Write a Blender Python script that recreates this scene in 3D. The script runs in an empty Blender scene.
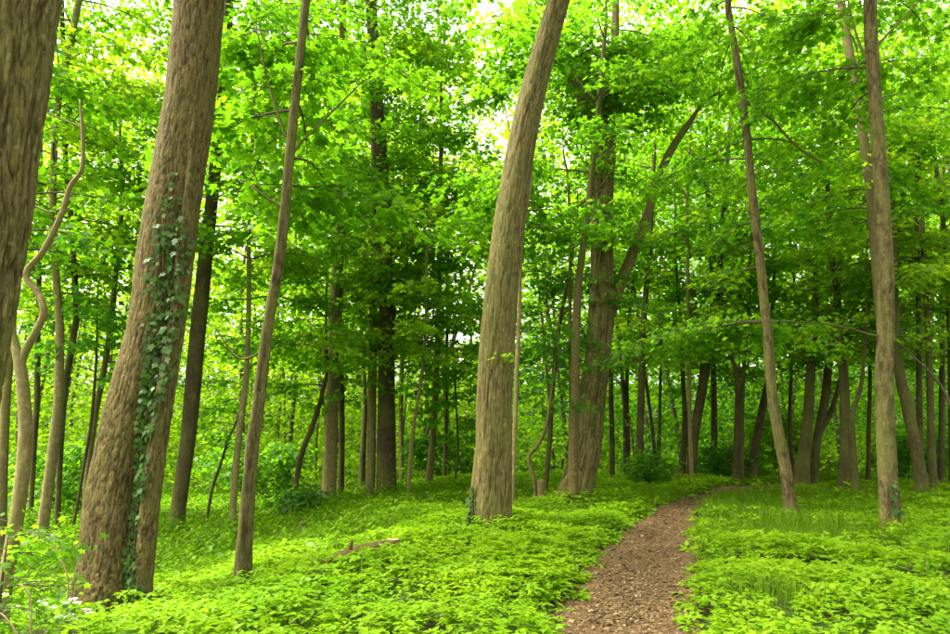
import bpy, math, random
import numpy as np
from mathutils import Vector, noise as mnoise

# ------------------------------------------------------------------ camera, sky, sun, exposure
SC = bpy.context.scene
COL = SC.collection
F, CX, CY, HOR = 691.0, 475.0, 317.0, 440.0
PITCH = math.atan((HOR - CY) / F)
CAM = np.array([0.0, 0.0, 1.6])
cd = bpy.data.cameras.new('camera'); cam = bpy.data.objects.new('camera', cd); COL.objects.link(cam)
cam.location = CAM; cam.rotation_euler = (math.pi / 2 + PITCH, 0, 0)
cd.sensor_width = 36.0; cd.lens = 36.0 * F / 950.0; cd.clip_start = 0.05; cd.clip_end = 2000
SC.camera = cam

SUN_EL, SUN_AZ = math.radians(55), math.radians(-92)      # azimuth from +Y (view direction) towards +X
W = bpy.data.worlds.new('World'); SC.world = W; W.use_nodes = True
nt = W.node_tree; bg = nt.nodes['Background']
sky = nt.nodes.new('ShaderNodeTexSky'); sky.sky_type = 'NISHITA'; sky.sun_disc = False
sky.sun_elevation = SUN_EL; sky.sun_rotation = SUN_AZ
sky.air_density = 1.0; sky.dust_density = 6.0; sky.ozone_density = 0.6
hs = nt.nodes.new('ShaderNodeHueSaturation'); hs.inputs['Saturation'].default_value = 0.25   # thin bright cloud
tint = nt.nodes.new('ShaderNodeMix'); tint.data_type = 'RGBA'; tint.blend_type = 'MULTIPLY'
tint.inputs[0].default_value = 1.0; tint.inputs[7].default_value = (1.0, 0.965, 0.81, 1)
nt.links.new(sky.outputs[0], hs.inputs['Color']); nt.links.new(hs.outputs[0], tint.inputs[6])
nt.links.new(tint.outputs[2], bg.inputs['Color']); bg.inputs['Strength'].default_value = 0.15
sd = bpy.data.lights.new('sun', 'SUN'); sun = bpy.data.objects.new('sun', sd); COL.objects.link(sun)
sd.energy = 1.5; sd.angle = math.radians(25); sd.color = (1.0, 0.95, 0.84)
sdir = Vector((math.sin(SUN_AZ) * math.cos(SUN_EL), math.cos(SUN_AZ) * math.cos(SUN_EL), math.sin(SUN_EL)))
sun.rotation_euler = sdir.to_track_quat('Z', 'Y').to_euler(); sun.location = (0, 0, 40)
SC.view_settings.view_transform = 'Standard'; SC.view_settings.look = 'None'
SC.view_settings.gamma = 1.0; SC.view_settings.use_curve_mapping = False
SC.view_settings.exposure = 2.4
SC.render.engine = 'CYCLES'
cy = SC.cycles
cy.max_bounces = 10; cy.diffuse_bounces = 6; cy.transmission_bounces = 8; cy.glossy_bounces = 2
cy.caustics_reflective = False; cy.caustics_refractive = False; cy.use_denoising = True

R = np.random.default_rng(7)
random.seed(7)

# ------------------------------------------------------------------ helpers
def sstep(a, b, x):
    t = np.clip((x - a) / (b - a), 0, 1); return t * t * (3 - 2 * t)

def terrain(x, y):
    x = np.asarray(x, float); y = np.asarray(y, float)
    z = 0.012 * np.minimum(y, 20.0)
    z = z - 0.022 * np.clip(y - 21, 0, 60)
    z = z - 0.62 * sstep(-0.4, -6.0, x) * sstep(3, 8, y)
    z = z + 0.07 * np.exp(-((x + 1.6) ** 2 / 3.0 + (y - 8.2) ** 2 / 6.0))
    z = z + 0.05 * np.sin(x * 0.9 + 1.3) * np.sin(y * 0.7) + 0.03 * np.sin(x * 2.1 + y * 1.3)
    return z

def ray(px, py):
    return np.array([(px - CX) / F, math.cos(PITCH) + (py - CY) / F * math.sin(PITCH),
                     math.sin(PITCH) - (py - CY) / F * math.cos(PITCH)])

def ground_at(px, py):
    d = ray(px, py); t = 1.0
    while t < 80:
        p = CAM + d * t
        if p[2] < terrain(p[0], p[1]): break
        t += 0.02
    return p

def tag(o, label=None, cat=None, group=None, kind=None):
    if label: o['label'] = label
    if cat: o['category'] = cat
    if group: o['group'] = group
    if kind: o['kind'] = kind
    return o

def empty(name, loc):
    o = bpy.data.objects.new(name, None); COL.objects.link(o); o.location = loc
    o.empty_display_size = 0.2
    return o

def np_mesh(name, V, faces_flat, totals, mat, smooth=False, attr=None):
    me = bpy.data.meshes.new(name)
    V = np.asarray(V, np.float32); faces_flat = np.asarray(faces_flat, np.int32); totals = np.asarray(totals, np.int32)
    me.vertices.add(len(V)); me.vertices.foreach_set('co', V.ravel())
    me.loops.add(len(faces_flat)); me.loops.foreach_set('vertex_index', faces_flat)
    me.polygons.add(len(totals))
    st = np.zeros(len(totals), np.int32); st[1:] = np.cumsum(totals)[:-1]
    me.polygons.foreach_set('loop_start', st); me.polygons.foreach_set('loop_total', totals)
    if smooth: me.polygons.foreach_set('use_smooth', np.ones(len(totals), bool))
    if attr is not None:
        a = me.attributes.new('bark', 'FLOAT_VECTOR', 'POINT')
        a.data.foreach_set('vector', np.asarray(attr, np.float32).ravel())
    me.update(calc_edges=True)
    if mat: me.materials.append(mat)
    return me

def obj(name, me, parent=None, loc=None):
    o = bpy.data.objects.new(name, me); COL.objects.link(o)
    if parent is not None: o.parent = parent
    if loc is not None: o.location = loc
    return o

# ---- leaves: templates are (verts, faces)
def halves(right):
    v = [(0, 0, 0), (0, 1, 0)]; n = len(right)
    for x, y, z in right: v.append((x, y, z))
    for x, y, z in right: v.append((-x, y, z))
    f1 = [0] + [2 + i for i in range(n)] + [1]
    f2 = [1] + [2 + n + i for i in reversed(range(n))] + [0]
    return np.array(v, float), [f1, f2]
MAPLE = halves([(.40, .06, -.05), (.25, .28, -.03), (.54, .58, -.08), (.19, .62, -.02)])
MAPLE2 = halves([(.50, .38, -.07), (.20, .60, -.02)])
RHOMB = halves([(.42, .45, -.06)])
OVAL2 = halves([(.29, .38, .06)])
OVATE = halves([(.24, .22, .05), (.25, .48, .06)])
IVYL = halves([(.34, -.08, -.03), (.30, .22, -.03), (.52, .42, -.05), (.22, .55, -.02)])

def leaves(P, D, N, S, tmpl):
    """P base points, D tip directions, N normals, S lengths -> verts, flat faces, totals"""
    P = np.asarray(P); D = np.asarray(D); N = np.asarray(N); S = np.asarray(S)
    D = D / (np.linalg.norm(D, axis=1, keepdims=True) + 1e-9)
    X = np.cross(D, N); X /= (np.linalg.norm(X, axis=1, keepdims=True) + 1e-9)
    Nn = np.cross(X, D)
    tv, tf = tmpl; k = len(tv); n = len(P)
    V = (P[:, None, :] + S[:, None, None] * (tv[None, :, 0:1] * X[:, None, :] + tv[None, :, 1:2] * D[:, None, :] + tv[None, :, 2:3] * Nn[:, None, :]))
    fl = np.concatenate([np.array(f) for f in tf]); tot = np.array([len(f) for f in tf])
    flat = (np.arange(n)[:, None] * k + fl[None, :]).ravel()
    return V.reshape(-1, 3), flat, np.tile(tot, n)

def merge(parts):
    V = []; Fl = []; T = []; off = 0
    for v, f, t in parts:
        V.append(v); Fl.append(np.asarray(f) + off); T.append(t); off += len(v)
    return np.concatenate(V), np.concatenate(Fl), np.concatenate(T)

def tube(pts, rad, sides):
    """plain tapered tube along pts (closed ends left open except the tip)"""
    pts = np.asarray(pts, float); rad = np.asarray(rad, float); n = len(pts)
    tan = np.gradient(pts, axis=0); tan /= (np.linalg.norm(tan, axis=1, keepdims=True) + 1e-9)
    ref = np.where(np.abs(tan[:, 2:3]) > 0.8, np.array([[1.0, 0, 0]]), np.array([[0, 0, 1.0]]))
    ref = np.repeat(ref[:1], n, 0)
    u = np.cross(tan, ref); u /= (np.linalg.norm(u, axis=1, keepdims=True) + 1e-9); v = np.cross(tan, u)
    a = np.arange(sides) * 2 * math.pi / sides
    V = pts[:, None, :] + rad[:, None, None] * (np.cos(a)[None, :, None] * u[:, None, :] + np.sin(a)[None, :, None] * v[:, None, :])
    i = np.arange(n - 1)[:, None] * sides; j = np.arange(sides)[None, :]; j2 = (j + 1) % sides
    fl = np.stack([i + j, i + j2, i + sides + j2, i + sides + j], -1).reshape(-1)
    return V.reshape(-1, 3), fl, np.full((n - 1) * sides, 4)

def catmull(P, m):
    P = np.asarray(P, float)
    Q = np.vstack([2 * P[0] - P[1], P, 2 * P[-1] - P[-2]]); out = []
    for i in range(1, len(Q) - 2):
        t = np.linspace(0, 1, m, endpoint=False)[:, None]
        p0, p1, p2, p3 = Q[i - 1], Q[i], Q[i + 1], Q[i + 2]
        out.append(0.5 * ((2 * p1) + (-p0 + p2) * t + (2 * p0 - 5 * p1 + 4 * p2 - p3) * t ** 2 + (-p0 + 3 * p1 - 3 * p2 + p3) * t ** 3))
    out.append(P[-1:]); return np.vstack(out)

# ------------------------------------------------------------------ materials
def new_mat(name):
    m = bpy.data.materials.new(name); m.use_nodes = True; m.node_tree.nodes.clear()
    out = m.node_tree.nodes.new('ShaderNodeOutputMaterial'); return m, m.node_tree, out

def ramp(t, fac, stops):
    r = t.nodes.new('ShaderNodeValToRGB'); e = r.color_ramp.elements
    while len(e) < len(stops): e.new(0.5)
    for k, (p, c) in enumerate(stops): e[k].position = p; e[k].color = (*c, 1)
    t.links.new(fac, r.inputs[0]); return r.outputs[0]

def leaf_mat(name, cols, tcols, trans=0.5, gloss=0.05, rough=0.4, patch=0.0):
    m, t, out = new_mat(name)
    g = t.nodes.new('ShaderNodeNewGeometry')
    fac = g.outputs['Random Per Island']
    if patch > 0:                                   # whole sprays vary too, not only single leaves
        n = t.nodes.new('ShaderNodeTexNoise'); n.inputs['Scale'].default_value = 0.7; n.inputs['Detail'].default_value = 1
        t.links.new(g.outputs['Position'], n.inputs['Vector'])
        mx = t.nodes.new('ShaderNodeMix'); mx.inputs[0].default_value = patch
        mr = t.nodes.new('ShaderNodeMapRange'); mr.inputs[1].default_value = 0.3; mr.inputs[2].default_value = 0.7
        t.links.new(n.outputs['Fac'], mr.inputs[0])
        t.links.new(fac, mx.inputs[2]); t.links.new(mr.outputs[0], mx.inputs[3]); fac = mx.outputs[0]
    c1 = ramp(t, fac, cols); c2 = ramp(t, fac, tcols)
    d = t.nodes.new('ShaderNodeBsdfDiffuse'); tr = t.nodes.new('ShaderNodeBsdfTranslucent')
    t.links.new(c1, d.inputs[0]); t.links.new(c2, tr.inputs[0])
    mx = t.nodes.new('ShaderNodeMixShader'); mx.inputs[0].default_value = trans
    t.links.new(d.outputs[0], mx.inputs[1]); t.links.new(tr.outputs[0], mx.inputs[2])
    gl = t.nodes.new('ShaderNodeBsdfGlossy'); gl.inputs['Roughness'].default_value = rough
    m2 = t.nodes.new('ShaderNodeMixShader'); m2.inputs[0].default_value = gloss
    t.links.new(mx.outputs[0], m2.inputs[1]); t.links.new(gl.outputs[0], m2.inputs[2])
    t.links.new(m2.outputs[0], out.inputs[0]); return m

def bark_mat(name, dark, mid, light, moss=0.25, scale=9.0, stretch=0.16, bump=0.5, dist=0.03, ridge=0.5):
    m, t, out = new_mat(name)
    at = t.nodes.new('ShaderNodeAttribute'); at.attribute_name = 'bark'
    mp = t.nodes.new('ShaderNodeMapping'); mp.inputs['Scale'].default_value = (scale, scale, scale * stretch)
    t.links.new(at.outputs['Vector'], mp.inputs[0])
    def fiss(scale, off, width, det=3.0):
        n = t.nodes.new('ShaderNodeTexNoise'); n.inputs['Scale'].default_value = scale; n.inputs['Detail'].default_value = det
        n.inputs['Roughness'].default_value = 0.6; n.inputs['Distortion'].default_value = 0.5
        ad = t.nodes.new('ShaderNodeVectorMath'); ad.operation = 'ADD'; ad.inputs[1].default_value = (off, off * .7, off * .3)
        t.links.new(mp.outputs[0], ad.inputs[0]); t.links.new(ad.outputs[0], n.inputs['Vector'])
        s1 = t.nodes.new('ShaderNodeMath'); s1.operation = 'SUBTRACT'; s1.inputs[1].default_value = 0.5; t.links.new(n.outputs['Fac'], s1.inputs[0])
        ab = t.nodes.new('ShaderNodeMath'); ab.operation = 'ABSOLUTE'; t.links.new(s1.outputs[0], ab.inputs[0])
        mr = t.nodes.new('ShaderNodeMapRange'); mr.interpolation_type = 'SMOOTHSTEP'; mr.inputs[2].default_value = width; t.links.new(ab.outputs[0], mr.inputs[0])
        return mr.outputs[0]
    fa = fiss(1.1, 0.0, 0.12, 5); fb = fiss(2.3, 7.3, 0.16, 5)
    mn = t.nodes.new('ShaderNodeMath'); mn.operation = 'MULTIPLY'; t.links.new(fa, mn.inputs[0]); t.links.new(fb, mn.inputs[1])
    n1 = t.nodes.new('ShaderNodeTexNoise'); n1.inputs['Scale'].default_value = 5.0; n1.inputs['Detail'].default_value = 8
    n1.inputs['Roughness'].default_value = 0.72; t.links.new(mp.outputs[0], n1.inputs['Vector'])
    h = t.nodes.new('ShaderNodeMix'); h.inputs[0].default_value = ridge
    t.links.new(n1.outputs['Fac'], h.inputs[2]); t.links.new(mn.outputs[0], h.inputs[3])
    c = ramp(t, h.outputs[0], [(0.22, dark), (0.5, mid), (0.8, light)])
    fz = t.nodes.new('ShaderNodeAttribute'); fz.attribute_name = 'fissure'
    cr = ramp(t, fz.outputs['Fac'], [(0.05, (.28, .24, .2)), (.6, (.85, .84, .82)), (1.0, (1.2, 1.2, 1.16))])
    mf = t.nodes.new('ShaderNodeMix'); mf.data_type = 'RGBA'; mf.blend_type = 'MULTIPLY'; mf.inputs[0].default_value = 1.0
    t.links.new(c, mf.inputs[6]); t.links.new(cr, mf.inputs[7]); c = mf.outputs[2]
    # big tonal blotches and moss / algae
    n2 = t.nodes.new('ShaderNodeTexNoise'); n2.inputs['Scale'].default_value = 1.6; n2.inputs['Detail'].default_value = 4
    t.links.new(at.outputs['Vector'], n2.inputs['Vector'])
    mr2 = t.nodes.new('ShaderNodeMapRange'); mr2.inputs[1].default_value = 0.42; mr2.inputs[2].default_value = 0.7
    mr2.inputs[4].default_value = moss
    t.links.new(n2.outputs['Fac'], mr2.inputs[0])
    sx = t.nodes.new('ShaderNodeSeparateXYZ'); t.links.new(at.outputs['Vector'], sx.inputs[0])
    low = t.nodes.new('ShaderNodeMapRange'); low.inputs[1].default_value = 0.75; low.inputs[2].default_value = 0.1; low.inputs[4].default_value = 0.55
    t.links.new(sx.outputs[2], low.inputs[0])
    lm = t.nodes.new('ShaderNodeMath'); lm.operation = 'MULTIPLY'; t.links.new(low.outputs[0], lm.inputs[0]); t.links.new(n2.outputs['Fac'], lm.inputs[1])
    ad = t.nodes.new('ShaderNodeMath'); ad.operation = 'ADD'; ad.use_clamp = True
    t.links.new(mr2.outputs[0], ad.inputs[0]); t.links.new(lm.outputs[0], ad.inputs[1])
    mc = t.nodes.new('ShaderNodeMix'); mc.data_type = 'RGBA'; mc.inputs[7].default_value = (0.13, 0.15, 0.025, 1)
    t.links.new(ad.outputs[0], mc.inputs[0]); t.links.new(c, mc.inputs[6])
    # lichen freckles
    n3 = t.nodes.new('ShaderNodeTexNoise'); n3.inputs['Scale'].default_value = 13; n3.inputs['Detail'].default_value = 3
    t.links.new(at.outputs['Vector'], n3.inputs['Vector'])
    mr3 = t.nodes.new('ShaderNodeMapRange'); mr3.inputs[1].default_value = 0.62; mr3.inputs[2].default_value = 0.72; mr3.inputs[4].default_value = 0.35
    t.links.new(n3.outputs['Fac'], mr3.inputs[0])
    mc2 = t.nodes.new('ShaderNodeMix'); mc2.data_type = 'RGBA'; mc2.inputs[7].default_value = (light[0] * 1.25, light[1] * 1.25, light[2] * 1.3, 1)
    t.links.new(mr3.outputs[0], mc2.inputs[0]); t.links.new(mc.outputs[2], mc2.inputs[6])
    p = t.nodes.new('ShaderNodeBsdfPrincipled'); p.inputs['Roughness'].default_value = 0.85
    p.inputs['Specular IOR Level'].default_value = 0.2
    t.links.new(mc2.outputs[2], p.inputs['Base Color'])
    b = t.nodes.new('ShaderNodeBump'); b.inputs['Strength'].default_value = bump; b.inputs['Distance'].default_value = dist
    t.links.new(h.outputs[0], b.inputs['Height']); t.links.new(b.outputs[0], p.inputs['Normal'])
    t.links.new(p.outputs[0], out.inputs[0]); return m

def simple_mat(name, c1, c2, scale=20, rough=0.8, bump=0.0):
    m, t, out = new_mat(name)
    tc = t.nodes.new('ShaderNodeTexCoord'); n = t.nodes.new('ShaderNodeTexNoise'); n.inputs['Scale'].default_value = scale; n.inputs['Detail'].default_value = 5
    t.links.new(tc.outputs['Object'], n.inputs['Vector'])
    c = ramp(t, n.outputs['Fac'], [(0.3, c1), (0.7, c2)])
    p = t.nodes.new('ShaderNodeBsdfPrincipled'); p.inputs['Roughness'].default_value = rough; p.inputs['Specular IOR Level'].default_value = 0.25
    t.links.new(c, p.inputs['Base Color'])
    if bump:
        b = t.nodes.new('ShaderNodeBump'); b.inputs['Strength'].default_value = bump; b.inputs['Distance'].default_value = 0.02
        t.links.new(n.outputs['Fac'], b.inputs['Height']); t.links.new(b.outputs[0], p.inputs['Normal'])
    t.links.new(p.outputs[0], out.inputs[0]); return m

M = {}
M['maple'] = leaf_mat('maple_leaf', [(0, (.042, .122, .006)), (.55, (.072, .182, .008)), (1, (.13, .25, .01))],
                      [(0, (.115, .35, .006)), (.55, (.20, .49, .008)), (1, (.34, .62, .012))], 0.6, 0.015, 0.5, 0.35)
M['beech'] = leaf_mat('pale_leaf', [(0, (.08, .17, .008)), (.5, (.14, .24, .01)), (1, (.22, .30, .012))],
                      [(0, (.20, .45, .008)), (.5, (.36, .61, .01)), (1, (.46, .70, .015))], 0.6, 0.015, 0.5, 0.3)
M['dark'] = leaf_mat('deep_green_leaf', [(0, (.03, .10, .008)), (1, (.06, .16, .01))],
                     [(0, (.08, .30, .008)), (1, (.15, .43, .012))], 0.54, 0.025, 0.45, 0.3)
M['cover'] = leaf_mat('ground_cover_leaf', [(0, (.085, .205, .005)), (.45, (.155, .305, .006)), (1, (.26, .39, .01))],
                      [(0, (.18, .40, .005)), (.45, (.30, .56, .006)), (1, (.46, .68, .012))], 0.42, 0.015, 0.5, 0.5)
M['herb'] = leaf_mat('herb_leaf', [(0, (.05, .125, .005)), (1, (.115, .22, .007))],
                     [(0, (.12, .31, .005)), (1, (.22, .45, .007))], 0.42, 0.008, 0.5, 0.3)
M['grass'] = leaf_mat('grass_blade', [(0, (.06, .14, .005)), (1, (.13, .23, .008))],
                      [(0, (.13, .28, .005)), (1, (.23, .42, .008))], 0.4, 0.006, 0.5)
M['ivy'] = leaf_mat('ivy_leaf', [(0, (.014, .045, .005)), (.6, (.034, .085, .008)), (.88, (.07, .14, .018)), (1, (.17, .22, .06))],
                    [(0, (.04, .12, .01)), (1, (.12, .22, .02))], 0.2, 0.018, 0.3)
M['seedling'] = leaf_mat('seedling_leaf', [(0, (.2, .34, .05)), (1, (.3, .44, .10))], [(0, (.3, .5, .05)), (1, (.45, .6, .1))], 0.45)
M['litter'] = leaf_mat('dry_litter', [(0, (.07, .042, .018)), (.45, (.14, .09, .04)), (.85, (.20, .135, .065)), (1, (.29, .205, .115))],
                       [(0, (.1, .05, .02)), (1, (.25, .15, .08))], 0.08, 0.03, 0.6)
M['petal'] = simple_mat('white_petal', (.7, .7, .62), (.82, .82, .76), 30, 0.6)
M['bark_warm'] = bark_mat('warm_furrowed_bark', (.06, .043, .014), (.162, .124, .044), (.26, .205, .08), 0.25, 15, 0.36, 1.0, 0.02, 0.3)
M['bark_olive'] = bark_mat('olive_grey_bark', (.072, .056, .019), (.19, .157, .058), (.285, .243, .1), 0.3, 13, 0.16, 1.0, 0.02, 0.3)
M['bark_smooth'] = bark_mat('smooth_young_bark', (.055, .043, .016), (.12, .097, .037), (.175, .145, .062), 0.45, 7, 0.6, 0.5, 0.012, 0.3)
M['bark_pale'] = bark_mat('pale_bark', (.085, .066, .027), (.19, .155, .066), (.28, .235, .115), 0.3, 7, 0.4, 0.5, 0.015, 0.3)
M['bark_dark'] = bark_mat('dark_rough_bark', (.022, .016, .007), (.062, .047, .02), (.115, .09, .042), 0.4, 9, 0.2, 0.8, 0.025, 0.3)
M['bark_furrow'] = bark_mat('deep_furrowed_bark', (.055, .043, .015), (.185, .152, .054), (.30, .252, .10), 0.3, 12, 0.2, 1.0, 0.03, 0.3)
M['bark_mossy'] = bark_mat('mossy_dark_bark', (.03, .025, .009), (.078, .066, .023), (.125, .105, .04), 0.5, 8, 0.3, 0.8, 0.02, 0.3)  # darker olive version of the smooth bark, for the far right trunks
M['twig'] = simple_mat('twig_bark', (.05, .038, .022), (.11, .085, .05), 15)
M['dry'] = simple_mat('dry_stalk', (.28, .2, .1), (.42, .32, .18), 20)
M['stem'] = simple_mat('green_stem', (.1, .17, .04), (.17, .25, .06), 20)

def ground_mat():
    m, t, out = new_mat('woodland_soil')
    tc = t.nodes.new('ShaderNodeTexCoord')
    n1 = t.nodes.new('ShaderNodeTexNoise'); n1.inputs['Scale'].default_value = 1.3; n1.inputs['Detail'].default_value = 5
    n2 = t.nodes.new('ShaderNodeTexNoise'); n2.inputs['Scale'].default_value = 22; n2.inputs['Detail'].default_value = 8
    for n in (n1, n2): t.links.new(tc.outputs['Object'], n.inputs['Vector'])
    a = ramp(t, n2.outputs['Fac'], [(.3, (.03, .028, .012)), (.55, (.065, .055, .022)), (.75, (.12, .085, .04))])
    b = ramp(t, n2.outputs['Fac'], [(.3, (.025, .06, .01)), (.7, (.06, .13, .02))])
    mx = t.nodes.new('ShaderNodeMix'); mx.data_type = 'RGBA'
    mr = t.nodes.new('ShaderNodeMapRange'); mr.inputs[1].default_value = .4; mr.inputs[2].default_value = .6
    t.links.new(n1.outputs['Fac'], mr.inputs[0]); t.links.new(mr.outputs[0], mx.inputs[0]); t.links.new(a, mx.inputs[6]); t.links.new(b, mx.inputs[7])
    p = t.nodes.new('ShaderNodeBsdfPrincipled'); p.inputs['Roughness'].default_value = .95; p.inputs['Specular IOR Level'].default_value = .1
    t.links.new(mx.outputs[2], p.inputs['Base Color'])
    bp = t.nodes.new('ShaderNodeBump'); bp.inputs['Strength'].default_value = .6; bp.inputs['Distance'].default_value = .04
    t.links.new(n2.outputs['Fac'], bp.inputs['Height']); t.links.new(bp.outputs[0], p.inputs['Normal'])
    t.links.new(p.outputs[0], out.inputs[0]); return m

def path_mat():
    m, t, out = new_mat('trodden_leaf_litter')
    tc = t.nodes.new('ShaderNodeTexCoord')
    n1 = t.nodes.new('ShaderNodeTexNoise'); n1.inputs['Scale'].default_value = 2.0; n1.inputs['Detail'].default_value = 4
    n2 = t.nodes.new('ShaderNodeTexNoise'); n2.inputs['Scale'].default_value = 30; n2.inputs['Detail'].default_value = 9; n2.inputs['Roughness'].default_value = .7
    vo = t.nodes.new('ShaderNodeTexVoronoi'); vo.inputs['Scale'].default_value = 38
    for n in (n1, n2, vo): t.links.new(tc.outputs['Object'], n.inputs['Vector'])
    c = ramp(t, n2.outputs['Fac'], [(.28, (.045, .029, .014)), (.5, (.13, .083, .040)), (.66, (.20, .135, .07)), (.82, (.34, .25, .15))])
    sp = t.nodes.new('ShaderNodeSeparateColor'); t.links.new(vo.outputs['Color'], sp.inputs[0])
    c2 = ramp(t, sp.outputs[0], [(.0, (.55, .5, .45)), (.7, (1, 1, 1)), (.95, (1.6, 1.5, 1.4))])
    mu = t.nodes.new('ShaderNodeMix'); mu.data_type = 'RGBA'; mu.blend_type = 'MULTIPLY'; mu.inputs[0].default_value = .8
    t.links.new(c, mu.inputs[6]); t.links.new(c2, mu.inputs[7])
    mv = t.nodes.new('ShaderNodeMix'); mv.data_type = 'RGBA'; mv.blend_type = 'MULTIPLY'; mv.inputs[0].default_value = .6
    cv = ramp(t, n1.outputs['Fac'], [(.35, (.62, .58, .52)), (.65, (1.1, 1.08, 1.05))])
    t.links.new(mu.outputs[2], mv.inputs[6]); t.links.new(cv, mv.inputs[7])
    p = t.nodes.new('ShaderNodeBsdfPrincipled'); p.inputs['Roughness'].default_value = .9; p.inputs['Specular IOR Level'].default_value = .15
    t.links.new(mv.outputs[2], p.inputs['Base Color'])
    bp = t.nodes.new('ShaderNodeBump'); bp.inputs['Strength'].default_value = .8; bp.inputs['Distance'].default_value = .025
    t.links.new(n2.outputs['Fac'], bp.inputs['Height']); t.links.new(bp.outputs[0], p.inputs['Normal'])
    t.links.new(p.outputs[0], out.inputs[0]); return m

# ------------------------------------------------------------------ ground and path
def grid_mesh(name, xs, ys, zf, mat):
    X, Y = np.meshgrid(xs, ys); V = np.stack([X, Y, zf(X, Y)], -1).reshape(-1, 3)
    nx, ny = len(xs), len(ys); i = np.arange(ny - 1)[:, None] * nx + np.arange(nx - 1)[None, :]
    fl = np.stack([i, i + 1, i + nx + 1, i + nx], -1).reshape(-1)
    return np_mesh(name, V, fl, np.full((nx - 1) * (ny - 1), 4), mat, True)
gx = np.concatenate([np.linspace(-160, -16, 40), np.linspace(-15.5, 15.5, 125), np.linspace(16, 160, 40)])
gy = np.concatenate([np.linspace(-60, 0, 20), np.linspace(0.3, 30, 120), np.linspace(31, 220, 60)])
tag(obj('ground', grid_mesh('ground', gx, gy, terrain, ground_mat())), kind='structure')

# path edges: seen at these places on the ground, carried on behind the camera and over the crest
PE = [(634, 557, 689), (615, 567, 692), (597, 577, 694), (578, 588, 692), (559, 602, 690), (543, 618, 689), (527, 635, 691), (512, 658, 697), (503, 680, 708), (497, 697, 720)]
left = [ground_at(l, y)[:2] for y, l, r in PE]; right = [ground_at(r, y)[:2] for y, l, r in PE]
left = [np.array([0.25, -6.0]), np.array([0.45, 0.0]), np.array([0.58, 3.5])] + left
right = [np.array([1.55, -6.0]), np.array([1.6, 0.0]), np.array([1.66, 3.5])] + right
dl = left[-1]; left += [dl + np.array([1.6, 2.2]), dl + np.array([5.5, 5.0]), dl + np.array([14, 8])]
dr = right[-1]; right += [dr + np.array([2.2, 1.6]), dr + np.array([6, 3.6]), dr + np.array([14.5, 6.2])]
LEFT = catmull(np.array(left), 8); RIGHT = catmull(np.array(right), 8)
PMID = (LEFT + RIGHT) / 2; PHW = np.linalg.norm(LEFT - RIGHT, axis=1) / 2

def path_dist(x, y):
    """distance beyond the path edge (negative on the path)"""
    d = np.full(np.shape(x), 99.0)
    for c, h in zip(PMID, PHW):
        d = np.minimum(d, np.hypot(x - c[0], y - c[1]) - h * 0.98)
    return d
NA = 17; rows = []
for a, b in zip(LEFT, RIGHT):
    for k in range(NA):
        u = -0.12 + 1.24 * k / (NA - 1); p = a * (1 - u) + b * u
        e = abs(u - .5) * 2
        z = terrain(p[0], p[1]) + 0.04 + 0.02 * (e - .6) + 0.018 * mnoise.noise(Vector((p[0] * 3, p[1] * 3, 0)))
        if e > 1.1: z -= 0.05
        rows.append((p[0], p[1], float(z)))
n = len(LEFT); i = np.arange(n - 1)[:, None] * NA + np.arange(NA - 1)[None, :]
fl = np.stack([i, i + 1, i + NA + 1, i + NA], -1).reshape(-1)
tag(obj('path', np_mesh('path', rows, fl, np.full((n - 1) * (NA - 1), 4), path_mat(), True)), kind='structure')

# ------------------------------------------------------------------ trees
def on_plane(px, py, D, k, z0):
    d = ray(px, py); t = (D + k * (CAM[2] - z0)) / (d[1] - k * d[2])
    return CAM + d * t, t

def to3d(pts, D, k, z0):
    P = []; Rr = []
    for px, py, w in pts:
        p, t = on_plane(px, py, D, k, z0); P.append(p); Rr.append(max(0.008, .94 * w * t / F / 2))
    return np.array(P), np.array(Rr)

def vnoise(p, seed=0):
    """smooth value noise in numpy, 0..1"""
    i = np.floor(p).astype(np.int64); f = p - i; f = f * f * (3 - 2 * f)
    def hsh(a, b, c):
        h = (a * 374761393 + b * 668265263 + c * 2147483647 + seed * 1274126177) & 0xffffffff
        h = ((h ^ (h >> 13)) * 1274126177) & 0xffffffff
        h = ((h ^ (h >> 16)) * 2246822519) & 0xffffffff
        return ((h ^ (h >> 15)) & 0xffffff) / float(0xffffff)
    r = 0
    for dx in (0, 1):
        for dy in (0, 1):
            for dz in (0, 1):
                w = (f[..., 0] if dx else 1 - f[..., 0]) * (f[..., 1] if dy else 1 - f[..., 1]) * (f[..., 2] if dz else 1 - f[..., 2])
                r = r + w * hsh(i[..., 0] + dx, i[..., 1] + dy, i[..., 2] + dz)
    return r

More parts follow.
